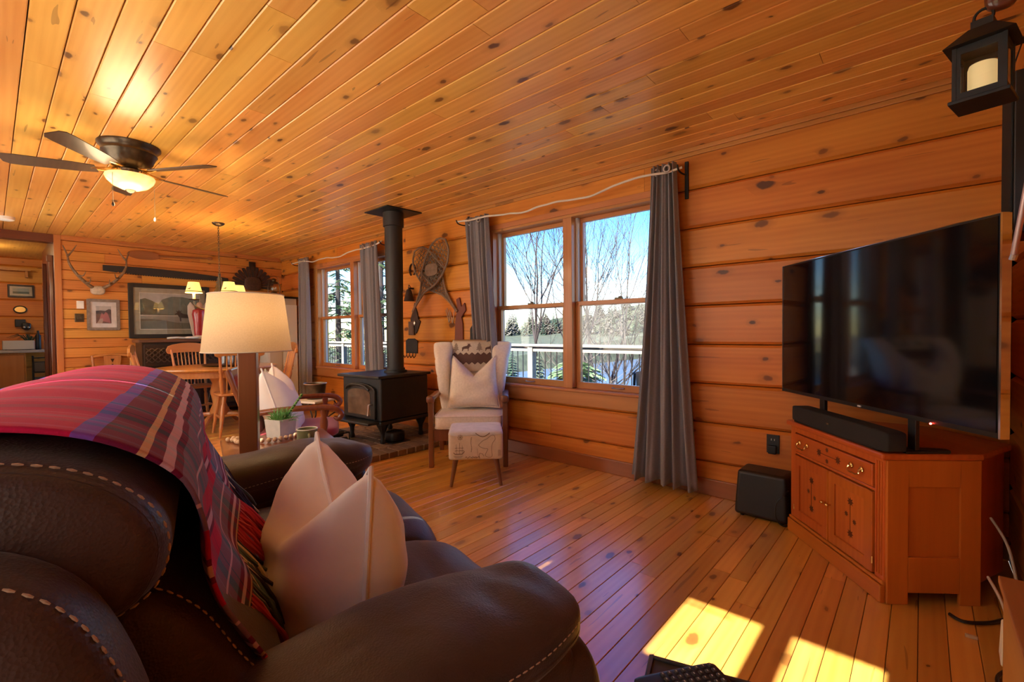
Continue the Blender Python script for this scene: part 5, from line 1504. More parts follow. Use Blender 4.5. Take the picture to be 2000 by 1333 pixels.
tr = thing('serving_tray', 'dark serving tray holding drinking glasses on the dining table', 'tray', (TC.x+0.12, TC.y+0.05, 0.767), 30)
MB().lathe([(0.20, 0), (0.23, 0.006), (0.245, 0.022), (0.235, 0.022), (0.22, 0.010)], 36, M=Matrix.Diagonal((1.25, 0.85, 1, 1))).build('tray_dish', M_BLACKOAK, tr, smooth=True, angle=50)
gl = None
for i, (x_, y_) in enumerate(((-0.12, 0.06), (-0.05, -0.02), (0.02, 0.05), (0.09, -0.04), (0.13, 0.05))):
    m_ = MB().lathe([(0.028, 0), (0.032, 0.004), (0.036, 0.115), (0.034, 0.115), (0.030, 0.010)], 20)
    o = m_.build('drinking_glass', M_CLEAR, None, smooth=True, angle=50)
    o.location = Matrix.Rotation(math.radians(30), 3, 'Z') @ Vector((x_, y_, 0)) + Vector((TC.x+0.12, TC.y+0.05, 0.779))
    tag(o, 'clear drinking glass standing on the dark tray on the dining table', 'glass', 'glasses on the serving tray')

# ------------------------------------------------------------------ buffet, cabinet and things at the far wall
bf = thing('buffet', 'dark carved buffet against the far wall beneath the moose print', 'buffet', (XL+0.20, 2.02, 0))
MB().bb(-0.19, 0.21, -0.68, 0.68, 0.08, 1.06).build('body', M_BLACKOAK, bf)
MB().bb(-0.19, 0.25, -0.72, 0.72, 1.06, 1.10).build('top', wood('buffet_top', (0.16, 0.07, 0.04), (0.09, 0.04, 0.025), knots=0, axis='Y'), bf, bevel=0.008)
for k, (a, b) in enumerate(((-0.66, -0.02), (0.02, 0.66))):
    d = MB().bb(0.211, 0.228, a, b, 0.74, 1.03).build('drawer', M_BLACKOAK, bf, bevel=0.005)
    cv = MB(); rr = random.Random(k)
    M_CARVE = bpy.data.materials.get('carved_oak') or plain('carved_oak', (0.055, 0.036, 0.03), 0.3, coat=0.3)
    for i in range(9):
        y_ = lerp(a+0.05, b-0.05, i/8)
        cv.tube(smooth_path([(0.229, y_-0.03, 0.79), (0.235, y_+0.03, 0.86), (0.235, y_-0.03, 0.92), (0.229, y_+0.03, 0.98)], 3), 0.007, 5)
        cv.tube(smooth_path([(0.229, y_+0.03, 0.79), (0.235, y_-0.03, 0.86), (0.235, y_+0.03, 0.92), (0.229, y_-0.03, 0.98)], 3), 0.007, 5)
    cv.build('carving', M_CARVE, d, smooth=True)
    d2 = MB().bb(0.211, 0.226, a, b, 0.14, 0.70).build('door', M_BLACKOAK, bf, bevel=0.005)
    cv = MB()
    for i in range(6):
        for s_ in (-1, 1):
            cv.tube([(0.229, lerp(a+0.05, b-0.05, i/6), 0.40-s_*0.20), (0.229, lerp(a+0.05, b-0.05, (i+1)/6), 0.40+s_*0.20)], 0.008, 5)
    cv.build('carving', M_CARVE, d2, smooth=True)
for y_ in (-0.64, 0.64):
    for x_ in (-0.15, 0.17): MB().bb(x_-0.03, x_+0.03, y_-0.03, y_+0.03, 0, 0.08).build('foot', M_BLACKOAK, bf)

an = thing('angel_figurine', 'red-robed angel figurine with white wings on the buffet', 'figurine', (XL+0.27, 2.045, 1.10), 90)
MB().lathe([(0.075, 0.0), (0.085, 0.03), (0.07, 0.05)], 20, M=Matrix.Diagonal((1, 0.7, 1, 1))).build('pedestal', plain('cream_resin', (0.66, 0.55, 0.42), 0.5), an, smooth=True)
MB().lathe([(0.068, 0.05), (0.075, 0.12), (0.08, 0.24), (0.098, 0.36), (0.085, 0.42), (0.03, 0.45)], 20, M=Matrix.Diagonal((1, 0.7, 1, 1))).build('robe', plain('glossy_red', (0.36, 0.025, 0.03), 0.25, coat=0.5, noise=0.2, nscale=14), an, smooth=True)
MB().sphere((0, 0, 0.49), (0.04, 0.04, 0.048)).build('head', plain('skin_resin', (0.52, 0.32, 0.22), 0.5), an, smooth=True)
for sx in (-1, 1):
    MB().prism([(sx*0.01, 0.05), (sx*0.07, 0.0), (sx*0.10, 0.15), (sx*0.135, 0.35), (sx*0.135, 0.46), (sx*0.10, 0.52), (sx*0.05, 0.46), (sx*0.03, 0.30)], -0.01, 0.01, T(0, 0.055, 0.02) @ RX(90)).build('wing', plain('wing_white_%d' % (sx+1), (0.62, 0.55, 0.50), 0.6), an, bevel=0.005)
tag(MB(T(XL+0.30, 1.82, 1.115)).tube(smooth_path([(0, -0.18, 0), (0.02, -0.08, 0.008), (-0.01, 0.02, 0.004), (0.01, 0.14, 0.01)], 6), [0.014]*19, 8).superq((0, 0.12, 0.006), (0.035, 0.09, 0.018), 0.6, 0.6, 16, 8).build('white_garland', M_WHITE, None, smooth=True), 'short white garland lying on the buffet below the moose print', 'garland')

# glazed frame: list of layers drawn as thin slabs inside the mount, seen from the room (+x side)
def picture(name, label, y0, y1, z0, z1, fw, fmat, mount, mw, layers, cat='picture', x=XL, tilt=0.0, xoff=0.0):
    t = thing(name, label, cat, (x+0.005+xoff, (y0+y1)/2, z0))
    W, Hh = y1-y0, z1-z0
    M = RY(-tilt)
    fr_ = MB(M)
    fr_.bb(0, 0.028, -W/2, -W/2+fw, 0, Hh).bb(0, 0.028, W/2-fw, W/2, 0, Hh).bb(0, 0.028, -W/2+fw, W/2-fw, 0, fw).bb(0, 0.028, -W/2+fw, W/2-fw, Hh-fw, Hh)
    fr_.build('frame', fmat, t, bevel=0.004)
    MB(M).bb(0.001, 0.010, -W/2+fw, W/2-fw, fw, Hh-fw).build('mount', mount, t)
    iw, ih = W-2*fw-2*mw, Hh-2*fw-2*mw
    for k, (nm, poly_, mat) in enumerate(layers):
        vs2 = [(-iw/2 + px*iw, fw+mw+pz*ih) for px, pz in poly_]
        n = len(vs2); x0_ = 0.0105 + 0.0007*k
        MB(M).add([(x0_, a, b) for a, b in vs2] + [(x0_-0.003, a, b) for a, b in vs2], [tuple(range(n)), tuple(range(2*n-1, n-1, -1))] + [(i, (i+1) % n, (i+1) % n+n, i+n) for i in range(n)]).build(nm, mat, t, fix=True)
    MB(M).bb(0.020, 0.022, -W/2+fw, W/2-fw, fw, Hh-fw).build('glazing', M_PGLASS, t)
    return t
M_PGLASS = glass('picture_glass', (1, 1, 1), 0.05)
def ink(n, c): return plain(n, c, 0.8, noise=0.12, nscale=12)
sq = lambda a, b, c, d: [(a, c), (b, c), (b, d), (a, d)]
moose_layers = [('print_border', sq(-0.012, 1.012, -0.018, 1.018), ink('print_cream', (0.62, 0.58, 0.50))),
    ('sky', sq(0, 1, 0, 1), ink('print_sky', (0.44, 0.44, 0.44))),
    ('near_ridge', [(0, 0.35), (0, 0.82), (0.08, 0.86), (0.18, 0.80), (0.30, 0.70), (0.40, 0.62), (0.55, 0.35)], ink('print_ridge', (0.13, 0.14, 0.10))),
    ('mountain', [(0.25, 0.35), (0.30, 0.72), (0.36, 0.84), (0.52, 0.93), (0.70, 0.93), (0.85, 0.88), (1, 0.86), (1, 0.35)], ink('print_mountain', (0.17, 0.20, 0.17))),
    ('shore', [(0, 0.36), (0, 0.46), (0.3, 0.43), (0.62, 0.40), (1, 0.42), (1, 0.36)], ink('print_shore', (0.12, 0.13, 0.10))),
    ('lake', sq(0, 1, 0, 0.38), ink('print_lake', (0.27, 0.27, 0.24))),
    ('ripple', sq(0.0, 0.62, 0.365, 0.39), ink('print_ripple', (0.50, 0.48, 0.44))),
    ('foreground', [(0, 0), (1, 0), (1, 0.16), (0.6, 0.18), (0.3, 0.26), (0, 0.28)], ink('print_foreground', (0.15, 0.15, 0.12))),
    ('moose', [(0.56+0.30*(x*-1+1.05)/2.0, 0.22+0.22*z) for x, z in MOOSE], ink('print_moose_brown', (0.055, 0.04, 0.03)))]
picture('framed_print', 'large black-framed print of a moose by a lake on the far wall', 1.27, 2.24, 1.12, 1.885, 0.055, plain('black_frame', (0.02, 0.018, 0.018), 0.35), ink('olive_mount', (0.36, 0.33, 0.25)), 0.075, moose_layers)
gr_layers = [('photo_sky', sq(0, 1, 0, 1), ink('photo_sky_m', (0.45, 0.44, 0.46))),
    ('photo_hill', [(0, 0.4), (0, 0.72), (0.3, 0.75), (0.6, 0.72), (0.85, 0.84), (1, 0.80), (1, 0.3)], ink('photo_hill_m', (0.10, 0.09, 0.10))),
    ('photo_ground', sq(0, 1, 0, 0.55), ink('photo_ground_m', (0.16, 0.10, 0.10))),
    ('photo_blanket', [(0.15, 0.05), (0.30, 0.45), (0.38, 0.62), (0.50, 0.50), (0.62, 0.66), (0.75, 0.6), (0.88, 0.3), (0.95, 0.02), (0.5, 0.12)], ink('photo_pink_m', (0.42, 0.16, 0.18))),
    ('photo_legs', [(0.05, 0.0), (0.25, 0.25), (0.42, 0.30), (0.46, 0.2), (0.40, 0.0)], ink('photo_pale_m', (0.45, 0.34, 0.30)))]
picture('framed_photo', 'small grey-framed photograph in a white mount left of the moose print', 0.845, 1.18, 1.235, 1.645, 0.035, plain('grey_barnwood', (0.22, 0.17, 0.14), 0.7, noise=0.25, nscale=30), ink('white_mount', (0.68, 0.66, 0.68)), 0.055, gr_layers)

tag(MB(T(XL, 0.785, 1.565)).bb(0.0, 0.028, -0.035, 0.035, -0.05, 0.05).bb(0.028, 0.031, -0.025, 0.025, 0.01, 0.04).build('thermostat', M_WHITE, None, bevel=0.004), 'white wall thermostat left of the grey-framed photograph', 'thermostat')
tag(MB(T(XL, 0.775, 1.395)).bb(0.0, 0.012, -0.045, 0.045, -0.055, 0.055).bb(0.012, 0.022, -0.02, 0.02, -0.02, 0.02).build('wall_plate', M_BRONZE, None, bevel=0.004), 'dark bronze switch plate below the thermostat', 'switch')

# antlers on the wall
M_ANTLER = plain('antler', (0.22, 0.14, 0.08), 0.6, noise=0.4, nscale=30)
al = thing('antlers', 'branching antlers on a pale skull plate above the grey-framed photograph', 'antlers', (XL+0.03, 0.955, 1.74))
MB().superq((0.03, 0, 0.02), (0.05, 0.075, 0.06), 0.7, 0.6, 20, 12).build('skull_plate', plain('bone', (0.55, 0.45, 0.34), 0.7, noise=0.2, nscale=30), al, smooth=True)
for sy in (-1, 1):
    main = smooth_path([(0.05, sy*0.05, 0.05), (0.12, sy*0.12, 0.10), (0.17, sy*0.21, 0.20), (0.16, sy*0.275, 0.33), (0.12, sy*0.29, 0.44), (0.09, sy*0.325, 0.56)], 6)
    m_ = MB().tube(main, [lerp(0.023, 0.006, i/(len(main)-1)) for i in range(len(main))], 10)
    for a, b, c in (((0.13, sy*0.13, 0.11), (0.22, sy*0.10, 0.10), (0.26, sy*0.09, 0.15)), ((0.17, sy*0.20, 0.19), (0.24, sy*0.16, 0.18), (0.29, sy*0.14, 0.23)), ((0.12, sy*0.285, 0.43), (0.11, sy*0.24, 0.50), (0.12, sy*0.20, 0.58))):
        m_.tube(smooth_path([a, b, c], 5), [lerp(0.014, 0.003, i/10) for i in range(11)], 8)
    m_.build('antler', M_ANTLER, al, smooth=True)
# canoe paddle
pd = thing('canoe_paddle', 'slim wooden canoe paddle mounted above the crosscut saw', 'paddle', (XL+0.03, 1.80, 2.285), 0)
MB().superq((0, -0.34, 0.0), (0.009, 0.19, 0.062), 0.9, 0.9, 30, 14).build('blade', wood('paddle_wood', (0.42, 0.15, 0.06), (0.30, 0.10, 0.04), knots=0, axis='Y'), pd, smooth=True, angle=180)
MB().tube([(0, -0.18, 0.002), (0, 0.30, 0.03), (0, 0.44, 0.038)], [0.016, 0.014, 0.013], 10).superq((0, 0.46, 0.042), (0.014, 0.035, 0.024), 0.7, 0.7, 16, 8).build('shaft', bpy.data.materials['paddle_wood'], pd, smooth=True)
# crosscut saw
sw_ = thing('crosscut_saw', 'long black two-man crosscut saw blade on the far wall', 'saw', (XL+0.025, 1.76, 2.05))
top = [(y_, interp([(-0.745, 0.055), (-0.2, 0.06), (0.3, 0.035), (0.745, -0.005)], y_)[0]) for y_ in [-0.745+1.49*i/12 for i in range(13)]]
bot = []
nt = 84
for i in range(nt+1):
    y_ = 0.60-1.20*i/nt
    base_ = interp([(-0.745, -0.02), (-0.4, -0.055), (0.2, -0.07), (0.745, -0.06)], y_)[0]
    bot.append((y_, base_ + (0.014 if i % 2 else 0.0)))
poly_ = top + [(0.745, -0.06)] + bot + [(-0.745, -0.02)]
MB().prism(poly_, -0.002, 0.002, Matrix(((0, 0, 1, 0), (1, 0, 0, 0), (0, 1, 0, 0), (0, 0, 0, 1)))).build('blade', plain('blackened_steel', (0.022, 0.02, 0.022), 0.55), sw_)
# turkey fan mount
tf = thing('turkey_fan_mount', 'dark scalloped turkey tail fan on a plaque near the room corner', 'wall mount', (XL+0.03, 2.86, 1.94))
for i in range(15):
    a = math.radians(-4 + 188*i/14)
    c, s_ = math.cos(a), math.sin(a)
    MB(T(0.003*(i % 2), 0, 0)).prism([(0, 0), (0.27, 0.028), (0.315, 0.022), (0.322, 0), (0.315, -0.022), (0.27, -0.028)], 0, 0.003, Matrix(((0, 0, 1, 0), (c, -s_, 0, 0), (s_, c, 0, 0), (0, 0, 0, 1)))).build('feather', plain('feather_%d' % i, (0.045+0.006*(i % 3), 0.026, 0.02), 0.7, noise=0.4, nscale=30), tf)
MB().superq((0.012, 0, 0.04), (0.02, 0.13, 0.11), 0.6, 0.7, 24, 12).build('breast_plaque', plain('bronze_feathers', (0.075, 0.04, 0.028), 0.6, noise=0.4, nscale=40), tf, smooth=True)
MB().bb(-0.02, 0.0, -0.05, 0.05, 0.26, 0.40).build('plaque', M_BLACKOAK, tf, bevel=0.005)

# white cabinet in the corner, antique lantern on top
wcab = thing('white_cabinet', 'tall white cabinet with dark top in the room corner behind the grey curtain', 'cabinet', (-7.82, 3.06, 0))
MB().bb(-0.22, 0.28, -0.20, 0.22, 0.04, 1.72).build('body', plain('ivory_paint', (0.60, 0.53, 0.44), 0.5), wcab)
MB().bb(0.28, 0.30, -0.20, -0.02, 0.06, 1.62).build('door', bpy.data.materials['ivory_paint'], wcab, bevel=0.004)
MB().bb(0.28, 0.30, 0.0, 0.22, 0.06, 1.62).build('door', M_WHITE, wcab, bevel=0.004)
MB().bb(-0.24, 0.32, -0.22, 0.235, 1.72, 1.75).bb(0.281, 0.30, -0.20, 0.0, 1.63, 1.72).build('cornice', M_BLACKOAK, wcab)
MB().bb(-0.23, 0.30, -0.235, -0.20, 0.0, 1.76).build('side_panel', M_WHITE, wcab, bevel=0.004)
lt = thing('oil_lantern', 'dark antique oil lantern standing on the white cabinet', 'lantern', (-7.74, 3.02, 1.75))
MB().lathe([(0.085, 0), (0.09, 0.01), (0.085, 0.05), (0.04, 0.065), (0.045, 0.075)], 24).build('tank', M_BRONZE, lt, smooth=True)
MB().lathe([(0.045, 0.075), (0.062, 0.12), (0.055, 0.17), (0.035, 0.21)], 24, caps=False).build('globe', M_CLEAR, lt, smooth=True)
MB().lathe([(0.05, 0.21), (0.055, 0.225), (0.03, 0.25), (0.03, 0.27), (0.045, 0.275), (0.02, 0.295)], 20).build('chimney_cap', M_BRONZE, lt, smooth=True)
MB().tube(smooth_path([(0, -0.085, 0.04), (0, -0.09, 0.16), (0, -0.05, 0.24), (0, 0.05, 0.24), (0, 0.09, 0.16), (0, 0.085, 0.04)], 6), 0.005, 6).tube(smooth_path([(0, -0.08, 0.20), (0, -0.05, 0.32), (0, 0.05, 0.32), (0, 0.08, 0.20)], 6), 0.003, 6).build('bail', M_BRONZE, lt, smooth=True)

# ------------------------------------------------------------------ chandelier
ch = thing('chandelier', 'rustic chandelier with three lit yellow shades hanging over the dining table', 'chandelier', (-6.07, 1.77, ZC))
MB().lathe([(0.001, -0.035), (0.03, -0.034), (0.06, -0.015), (0.065, 0)], 24).build('canopy', M_BRONZE, ch, smooth=True)
lk = None
for k in range(26):
    c = [(0.008*math.cos(2*PI*q/10), 0, -0.05-0.021*k+0.016*math.sin(2*PI*q/10)) for q in range(10)]
    MB(RZ(90 if k % 2 else 0)).tube(c, 0.0022, 5, closed=True).build('chain_link', M_BRONZE, ch)
hub = -0.60
MB().cyl((0, 0, hub+0.02), (0, 0, hub-0.34), 0.012, n=12).sphere((0, 0, hub-0.35), 0.03).build('stem', M_BRONZE, ch, smooth=True)
tree = [(0, 0.0)]
for i in range(6): tree += [(0.035+0.012*i, -0.05-0.045*i), (0.018+0.008*i, -0.048-0.045*i)]
poly_ = tree + [(-x_, z_) for x_, z_ in reversed(tree[1:])]
MB().prism(poly_, -0.002, 0.002, T(0, 0, hub) @ RZ(40) @ RX(90)).build('fir_cutout', M_BRONZE, ch)
M_YSHADE = emissive('parchment_shade_lit', (1.0, 0.58, 0.12), 0.22, (0.8, 0.6, 0.25))
for k in range(3):
    la, de = ((-0.19, -0.16), (0.20, -0.15), (0.08, 0.24))[k]
    x_, y_ = 0.748*la-0.663*de, 0.663*la+0.748*de
    e = Vector((x_, y_, 0))
    a_ = MB().tube(smooth_path([(0, 0, hub-0.33), (x_*0.5, y_*0.5, hub-0.40), (x_*0.95, y_*0.95, hub-0.36), (x_, y_, hub-0.30)], 6), 0.008, 8).lathe([(0.001, hub-0.30), (0.05, hub-0.295), (0.055, hub-0.285)], 18, T(x_, y_, 0)).build('arm', M_BRONZE, ch, smooth=True)
    MB().cyl((x_, y_, hub-0.285), (x_, y_, hub-0.20), 0.013, n=12).build('candle_sleeve', M_WHITE, a_)
    MB().lathe([(0.082, hub-0.215), (0.052, hub-0.095)], 28, T(x_, y_, 0), caps=False).build('shade', M_YSHADE, a_, smooth=True)
    MB().tube([(x_+0.083*math.cos(2*PI*q/28), y_+0.083*math.sin(2*PI*q/28), hub-0.200) for q in range(28)], 0.004, 5, closed=True).build('shade_trim', M_BRONZE, a_)
    nrm = Vector((0.663, -0.748, 0)); rt_ = Vector((0.748, 0.663, 0))
    MB().add([Vector((x_, y_, hub-0.185)) + nrm*0.078 + rt_*(mx*0.017) + Vector((0, 0, mz*0.017)) + nrm*(-0.004*mz) for mx, mz in MOOSE], [tuple(range(len(MOOSE)))]).build('shade_motif', M_PRINTD, a_, solid=0.001)
    point_light('candle_glow', (x_, y_, hub-0.16), 1.6, (1.0, 0.62, 0.26), 0.03, ch)

# ------------------------------------------------------------------ ceiling fan
fan = thing('ceiling_fan', 'bronze flush-mount ceiling fan with five dark blades and lit amber bowl', 'ceiling fan', (-4.03, 0.655, ZC))
fan.scale = (0.84, 0.84, 0.92)
MB().lathe([(0.205, 0), (0.205, -0.012), (0.185, -0.03), (0.178, -0.05), (0.182, -0.06), (0.17, -0.075), (0.15, -0.12), (0.10, -0.155), (0.05, -0.165)], 48).build('motor_housing', M_BRONZE, fan, smooth=True, angle=50)
MB().lathe([(0.05, -0.160), (0.058, -0.175), (0.05, -0.19), (0.055, -0.215), (0.09, -0.222)], 32).build('switch_housing', M_BRONZE, fan, smooth=True)
M_BLADE = wood('dark_blade', (0.07, 0.042, 0.03), (0.035, 0.022, 0.017), knots=0, rough=0.4, coat=0.2)
for k in range(5):
    ang = -40+72*k
    b = MB(RZ(ang) @ T(0.21, 0, -0.192) @ RX(12) @ Matrix.Diagonal((1.25, 1.1, 1, 1))).prism([(0.0, -0.045), (0.10, -0.058), (0.36, -0.066), (0.415, -0.062), (0.44, -0.04), (0.44, 0.04), (0.415, 0.062), (0.36, 0.066), (0.10, 0.058), (0.0, 0.045)], -0.003, 0.003)
    bo = b.build('blade', M_BLADE, fan, bevel=0.0015)
    MB(RZ(ang)).tube(smooth_path([(0.085, -0.014, -0.165), (0.13, -0.030, -0.185), (0.19, -0.026, -0.19), (0.245, 0, -0.188), (0.19, 0.026, -0.19), (0.13, 0.030, -0.185), (0.085, 0.014, -0.165)], 5), 0.007, 6).build('blade_iron', M_BRASS, bo, smooth=True)
def amber(name):
    m = NT(name)
    tc = m.n('ShaderNodeTexCoord')
    nz = m.noise(tc.outputs['Object'], 18, 3)
    c = m.ramp(nz, [(0.3, (1.0, 0.50, 0.13)), (0.7, (1.0, 0.66, 0.26))])
    b = m.bsdf((0.8, 0.55, 0.25), 0.25, spec=0.5)
    m.l(c, b.inputs['Emission Color']); b.inputs['Emission Strength'].default_value = 0.15
    return m.m
MB().lathe([(0.160, -0.222), (0.163, -0.235), (0.150, -0.262), (0.115, -0.295), (0.06, -0.318), (0.02, -0.325)], 48, caps=False).build('glass_bowl', amber('amber_alabaster_glass'), fan, smooth=True)
MB().lathe([(0.001, -0.345), (0.02, -0.340), (0.035, -0.326), (0.02, -0.318)], 20).build('finial', M_BRONZE, fan, smooth=True)
for (x_, y_, L, mt, dr_c) in ((-0.03, -0.07, 0.36, M_BRONZE, M_BLACKOAK), (0.04, 0.06, 0.43, M_NICKEL, M_WHITE)):
    # pull chains hang beside the bowl
    xx, yy = (0.10, -0.125) if dr_c is M_BLACKOAK else (-0.05, 0.165)
    c_ = MB().tube([(xx*0.5, yy*0.5, -0.21), (xx, yy, -0.235), (xx, yy, -0.235-L*0.6)], 0.0016, 5).build('pull_chain', mt, fan)
    MB().lathe([(0.001, -0.265-L*0.6), (0.010, -0.255-L*0.6), (0.008, -0.24-L*0.6), (0.002, -0.23-L*0.6)], 12, T(xx, yy, 0)).build('pull_knob', dr_c, c_, smooth=True)
point_light('fan_glow', (0, 0, -0.42), 2.2, (1.0, 0.72, 0.40), 0.16, fan)

sd_ = tag(MB(T(-7.35, 0.14, ZC)).lathe([(0.05, -0.04), (0.065, -0.03), (0.07, -0.005), (0.07, 0)], 24).build('smoke_detector', M_WHITE, None, smooth=True), 'round white smoke detector on the ceiling near the kitchen opening', 'smoke detector')

# ------------------------------------------------------------------ decor on the window wall around the stove pipe
M_SHOE = plain('snowshoe_ash', (0.24, 0.16, 0.11), 0.7, noise=0.25, nscale=20)
M_WEB = plain('rawhide_webbing', (0.20, 0.145, 0.105), 0.8, noise=0.3, nscale=20)
def snowshoe(label, top, bottom, wid, y):
    top, bottom = Vector(top), Vector(bottom)
    ax = (top-bottom); L = ax.length; ax.normalize(); sd2 = Vector((ax.y, -ax.x))
    t = thing('snowshoe', label, 'snowshoe', ((top.x+bottom.x)/2, y, (top.y+bottom.y)/2), 0, 'crossed snowshoes')
    o = Vector(((top.x+bottom.x)/2, (top.y+bottom.y)/2))
    prof = [(0.0, 0.012), (0.12, 0.02), (0.30, 0.10), (0.50, 0.40), (0.66, 0.50), (0.82, 0.48), (0.93, 0.34), (0.985, 0.15), (1.0, 0.0)]
    def pt(f, s):
        w = interp(prof, f)[0]*wid
        p = bottom + ax*(L*f) + sd2*(w*s) - o
        return Vector((p.x, -0.02*f*f, p.y))
    fs = [i/26 for i in range(27)]
    MB().tube([pt(f, 1) for f in fs] + [pt(f, -1) for f in reversed(fs)], 0.011, 8, closed=True).build('frame', M_SHOE, t, smooth=True)
    for f in (0.46, 0.74): MB().tube([pt(f, 1), pt(f, -1)], 0.010, 6).build('crossbar', M_SHOE, t)
    wb = MB()
    n = 17
    for i in range(n):
        f0 = 0.22+0.74*i/n
        for d in (0.10, -0.10):
            a, b = pt(f0, 1), pt(min(max(f0+d, 0.15), 0.98), -1)
            wb.tube([a, b], 0.0042, 4)
    for s_ in (-0.6, -0.3, 0, 0.3, 0.6): wb.tube([pt(f, s_) for f in (0.2, 0.35, 0.5, 0.65, 0.8, 0.93)], 0.004, 4)
    wb.build('webbing', M_WEB, t)
    MB().superq(tuple(pt(0.6, 0) + Vector((0, -0.012, 0))), (wid*0.30, 0.006, L*0.07), 0.6, 0.6, 16, 8).build('toe_strap', M_SHOE, t, smooth=True)
    return t
snowshoe('snowshoe leaning left, upper of the crossed pair beside the stove pipe', (-3.80, 2.15), (-4.42, 1.40), 0.36, 3.255)
snowshoe('snowshoe leaning right, lower of the crossed pair beside the stove pipe', (-4.40, 2.10), (-3.70, 1.38), 0.36, 3.300)

M_RUST = plain('brown_iron', (0.06, 0.035, 0.028), 0.7, 0.3, noise=0.3)
def wallthing(name, label, cat, x, z, y=YB): return thing(name, label, cat, (x, y, z))
w_ = wallthing('horseshoe', 'small dark horseshoe hung high beside the stove pipe', 'horseshoe', -4.50, 1.90)
MB().tube([(0.05*math.cos(a), -0.012, 0.07*math.sin(a)) for a in [math.radians(-60+300*k/18) for k in range(19)]], 0.010, 6).build('shoe', M_RUST, w_, smooth=True)
w_ = wallthing('iron_bell', 'small dark iron bell on the wall beside the stove pipe', 'bell', -4.50, 1.60)
MB().lathe([(0.062, -0.09), (0.055, -0.07), (0.04, 0.0), (0.03, 0.04), (0.008, 0.055)], 18, T(0.0, -0.065, 0.02)).build('bell_cup', M_RUST, w_, smooth=True)
MB().bb(-0.012, 0.012, -0.07, 0, 0.07, 0.09).tube(smooth_path([(0, -0.03, 0.08), (0, -0.065, 0.12), (0, -0.065, 0.07)], 4), 0.005, 6).build('hanger', M_RUST, w_)
w_ = wallthing('spearhead_plaque', 'dark leaf-shaped iron plaque on the wall right of the stove pipe', 'plaque', -4.47, 1.32)
MB().prism([(0, 0.19), (0.05, 0.08), (0.07, 0.0), (0.11, -0.03), (0.075, -0.10), (0.03, -0.17), (-0.06, -0.17), (-0.08, 0.0), (-0.04, 0.08)], 0, 0.012, T(0, -0.002, 0) @ RX(90)).build('leaf', M_RUST, w_, bevel=0.003)
MB().sphere((0.01, -0.02, -0.05), (0.02, 0.012, 0.03)).build('boss', M_NICKEL, w_, smooth=True)
w_ = wallthing('wooden_plaque', 'small brown rectangular plaque on the wall above the key rack', 'plaque', -4.52, 1.06+0.13)
MB().bb(-0.05, 0.05, -0.03, 0, -0.06, 0.10).bb(-0.035, 0.035, -0.034, -0.03, -0.045, 0.085).build('plaque_body', plain('dull_brown', (0.13, 0.075, 0.055), 0.7), w_, bevel=0.006)
w_ = wallthing('hook_rack', 'black iron key rack with hooks beside the stove pipe', 'hook rack', -4.54, 0.99)
MB().prism([(-0.11, -0.075), (0.115, -0.075), (0.115, 0.075), (0.06, 0.10), (-0.06, 0.10), (-0.11, 0.075)], 0, 0.012, T(0, -0.002, 0) @ RX(90)).build('plate', M_IRON, w_, bevel=0.003)
for k in range(4): MB().tube(smooth_path([(-0.09+0.06*k, -0.014, -0.06), (-0.09+0.06*k, -0.02, -0.10), (-0.09+0.06*k, -0.045, -0.125), (-0.09+0.06*k, -0.055, -0.10)], 5), 0.005, 6).build('hook', M_RUST, w_, smooth=True)
w_ = wallthing('moose_plaque', 'dull red wooden cut-out plaque on the wall left of the window curtain', 'plaque', -3.70, 1.27)
MB().prism([(-0.06, -0.22), (0.07, -0.22), (0.07, -0.02), (0.05, 0.05), (0.12, 0.12), (0.10, 0.20), (0.05, 0.16), (0.02, 0.26), (-0.03, 0.24), (-0.01, 0.14), (-0.04, 0.04), (-0.05, -0.05)], 0, 0.018, T(0, -0.002, 0) @ RX(90)).build('cutout', plain('faded_red_wood', (0.21, 0.07, 0.05), 0.8), w_, bevel=0.004)
w_ = wallthing('twig_letter', 'letter W made of pale twigs on the wall below the snowshoes', 'ornament', -3.83, 1.335)
for a, b in (((-0.075, 0.07), (-0.02, -0.07)), ((-0.02, -0.07), (-0.01, 0.07)), ((-0.055, 0.09), (0.0, -0.05)), ((0.0, 0.05), (0.035, -0.08)), ((0.035, -0.08), (0.075, 0.08))):
    MB().tube([(a[0], -0.012, a[1]), (b[0], -0.016, b[1])], 0.0045, 6).build('twig', plain('peeled_twig', (0.50, 0.38, 0.27), 0.8) if 'peeled_twig' not in bpy.data.materials else bpy.data.materials['peeled_twig'], w_)
w_ = wallthing('birdhouse_plaque', 'small black house-shaped plaque beside the window curtain above the wing chair', 'plaque', -3.46, 1.165)
MB().prism([(-0.055, -0.085), (0.055, -0.085), (0.055, 0.03), (0.0, 0.09), (-0.055, 0.03)], 0, 0.02, T(0, -0.002, 0) @ RX(90)).bb(-0.065, 0.065, -0.04, 0, -0.10, -0.085).build('house', M_IRON, w_, bevel=0.003)
MB().sphere((0, -0.022, -0.01), (0.03, 0.006, 0.01)).build('motif', M_RUST, w_)

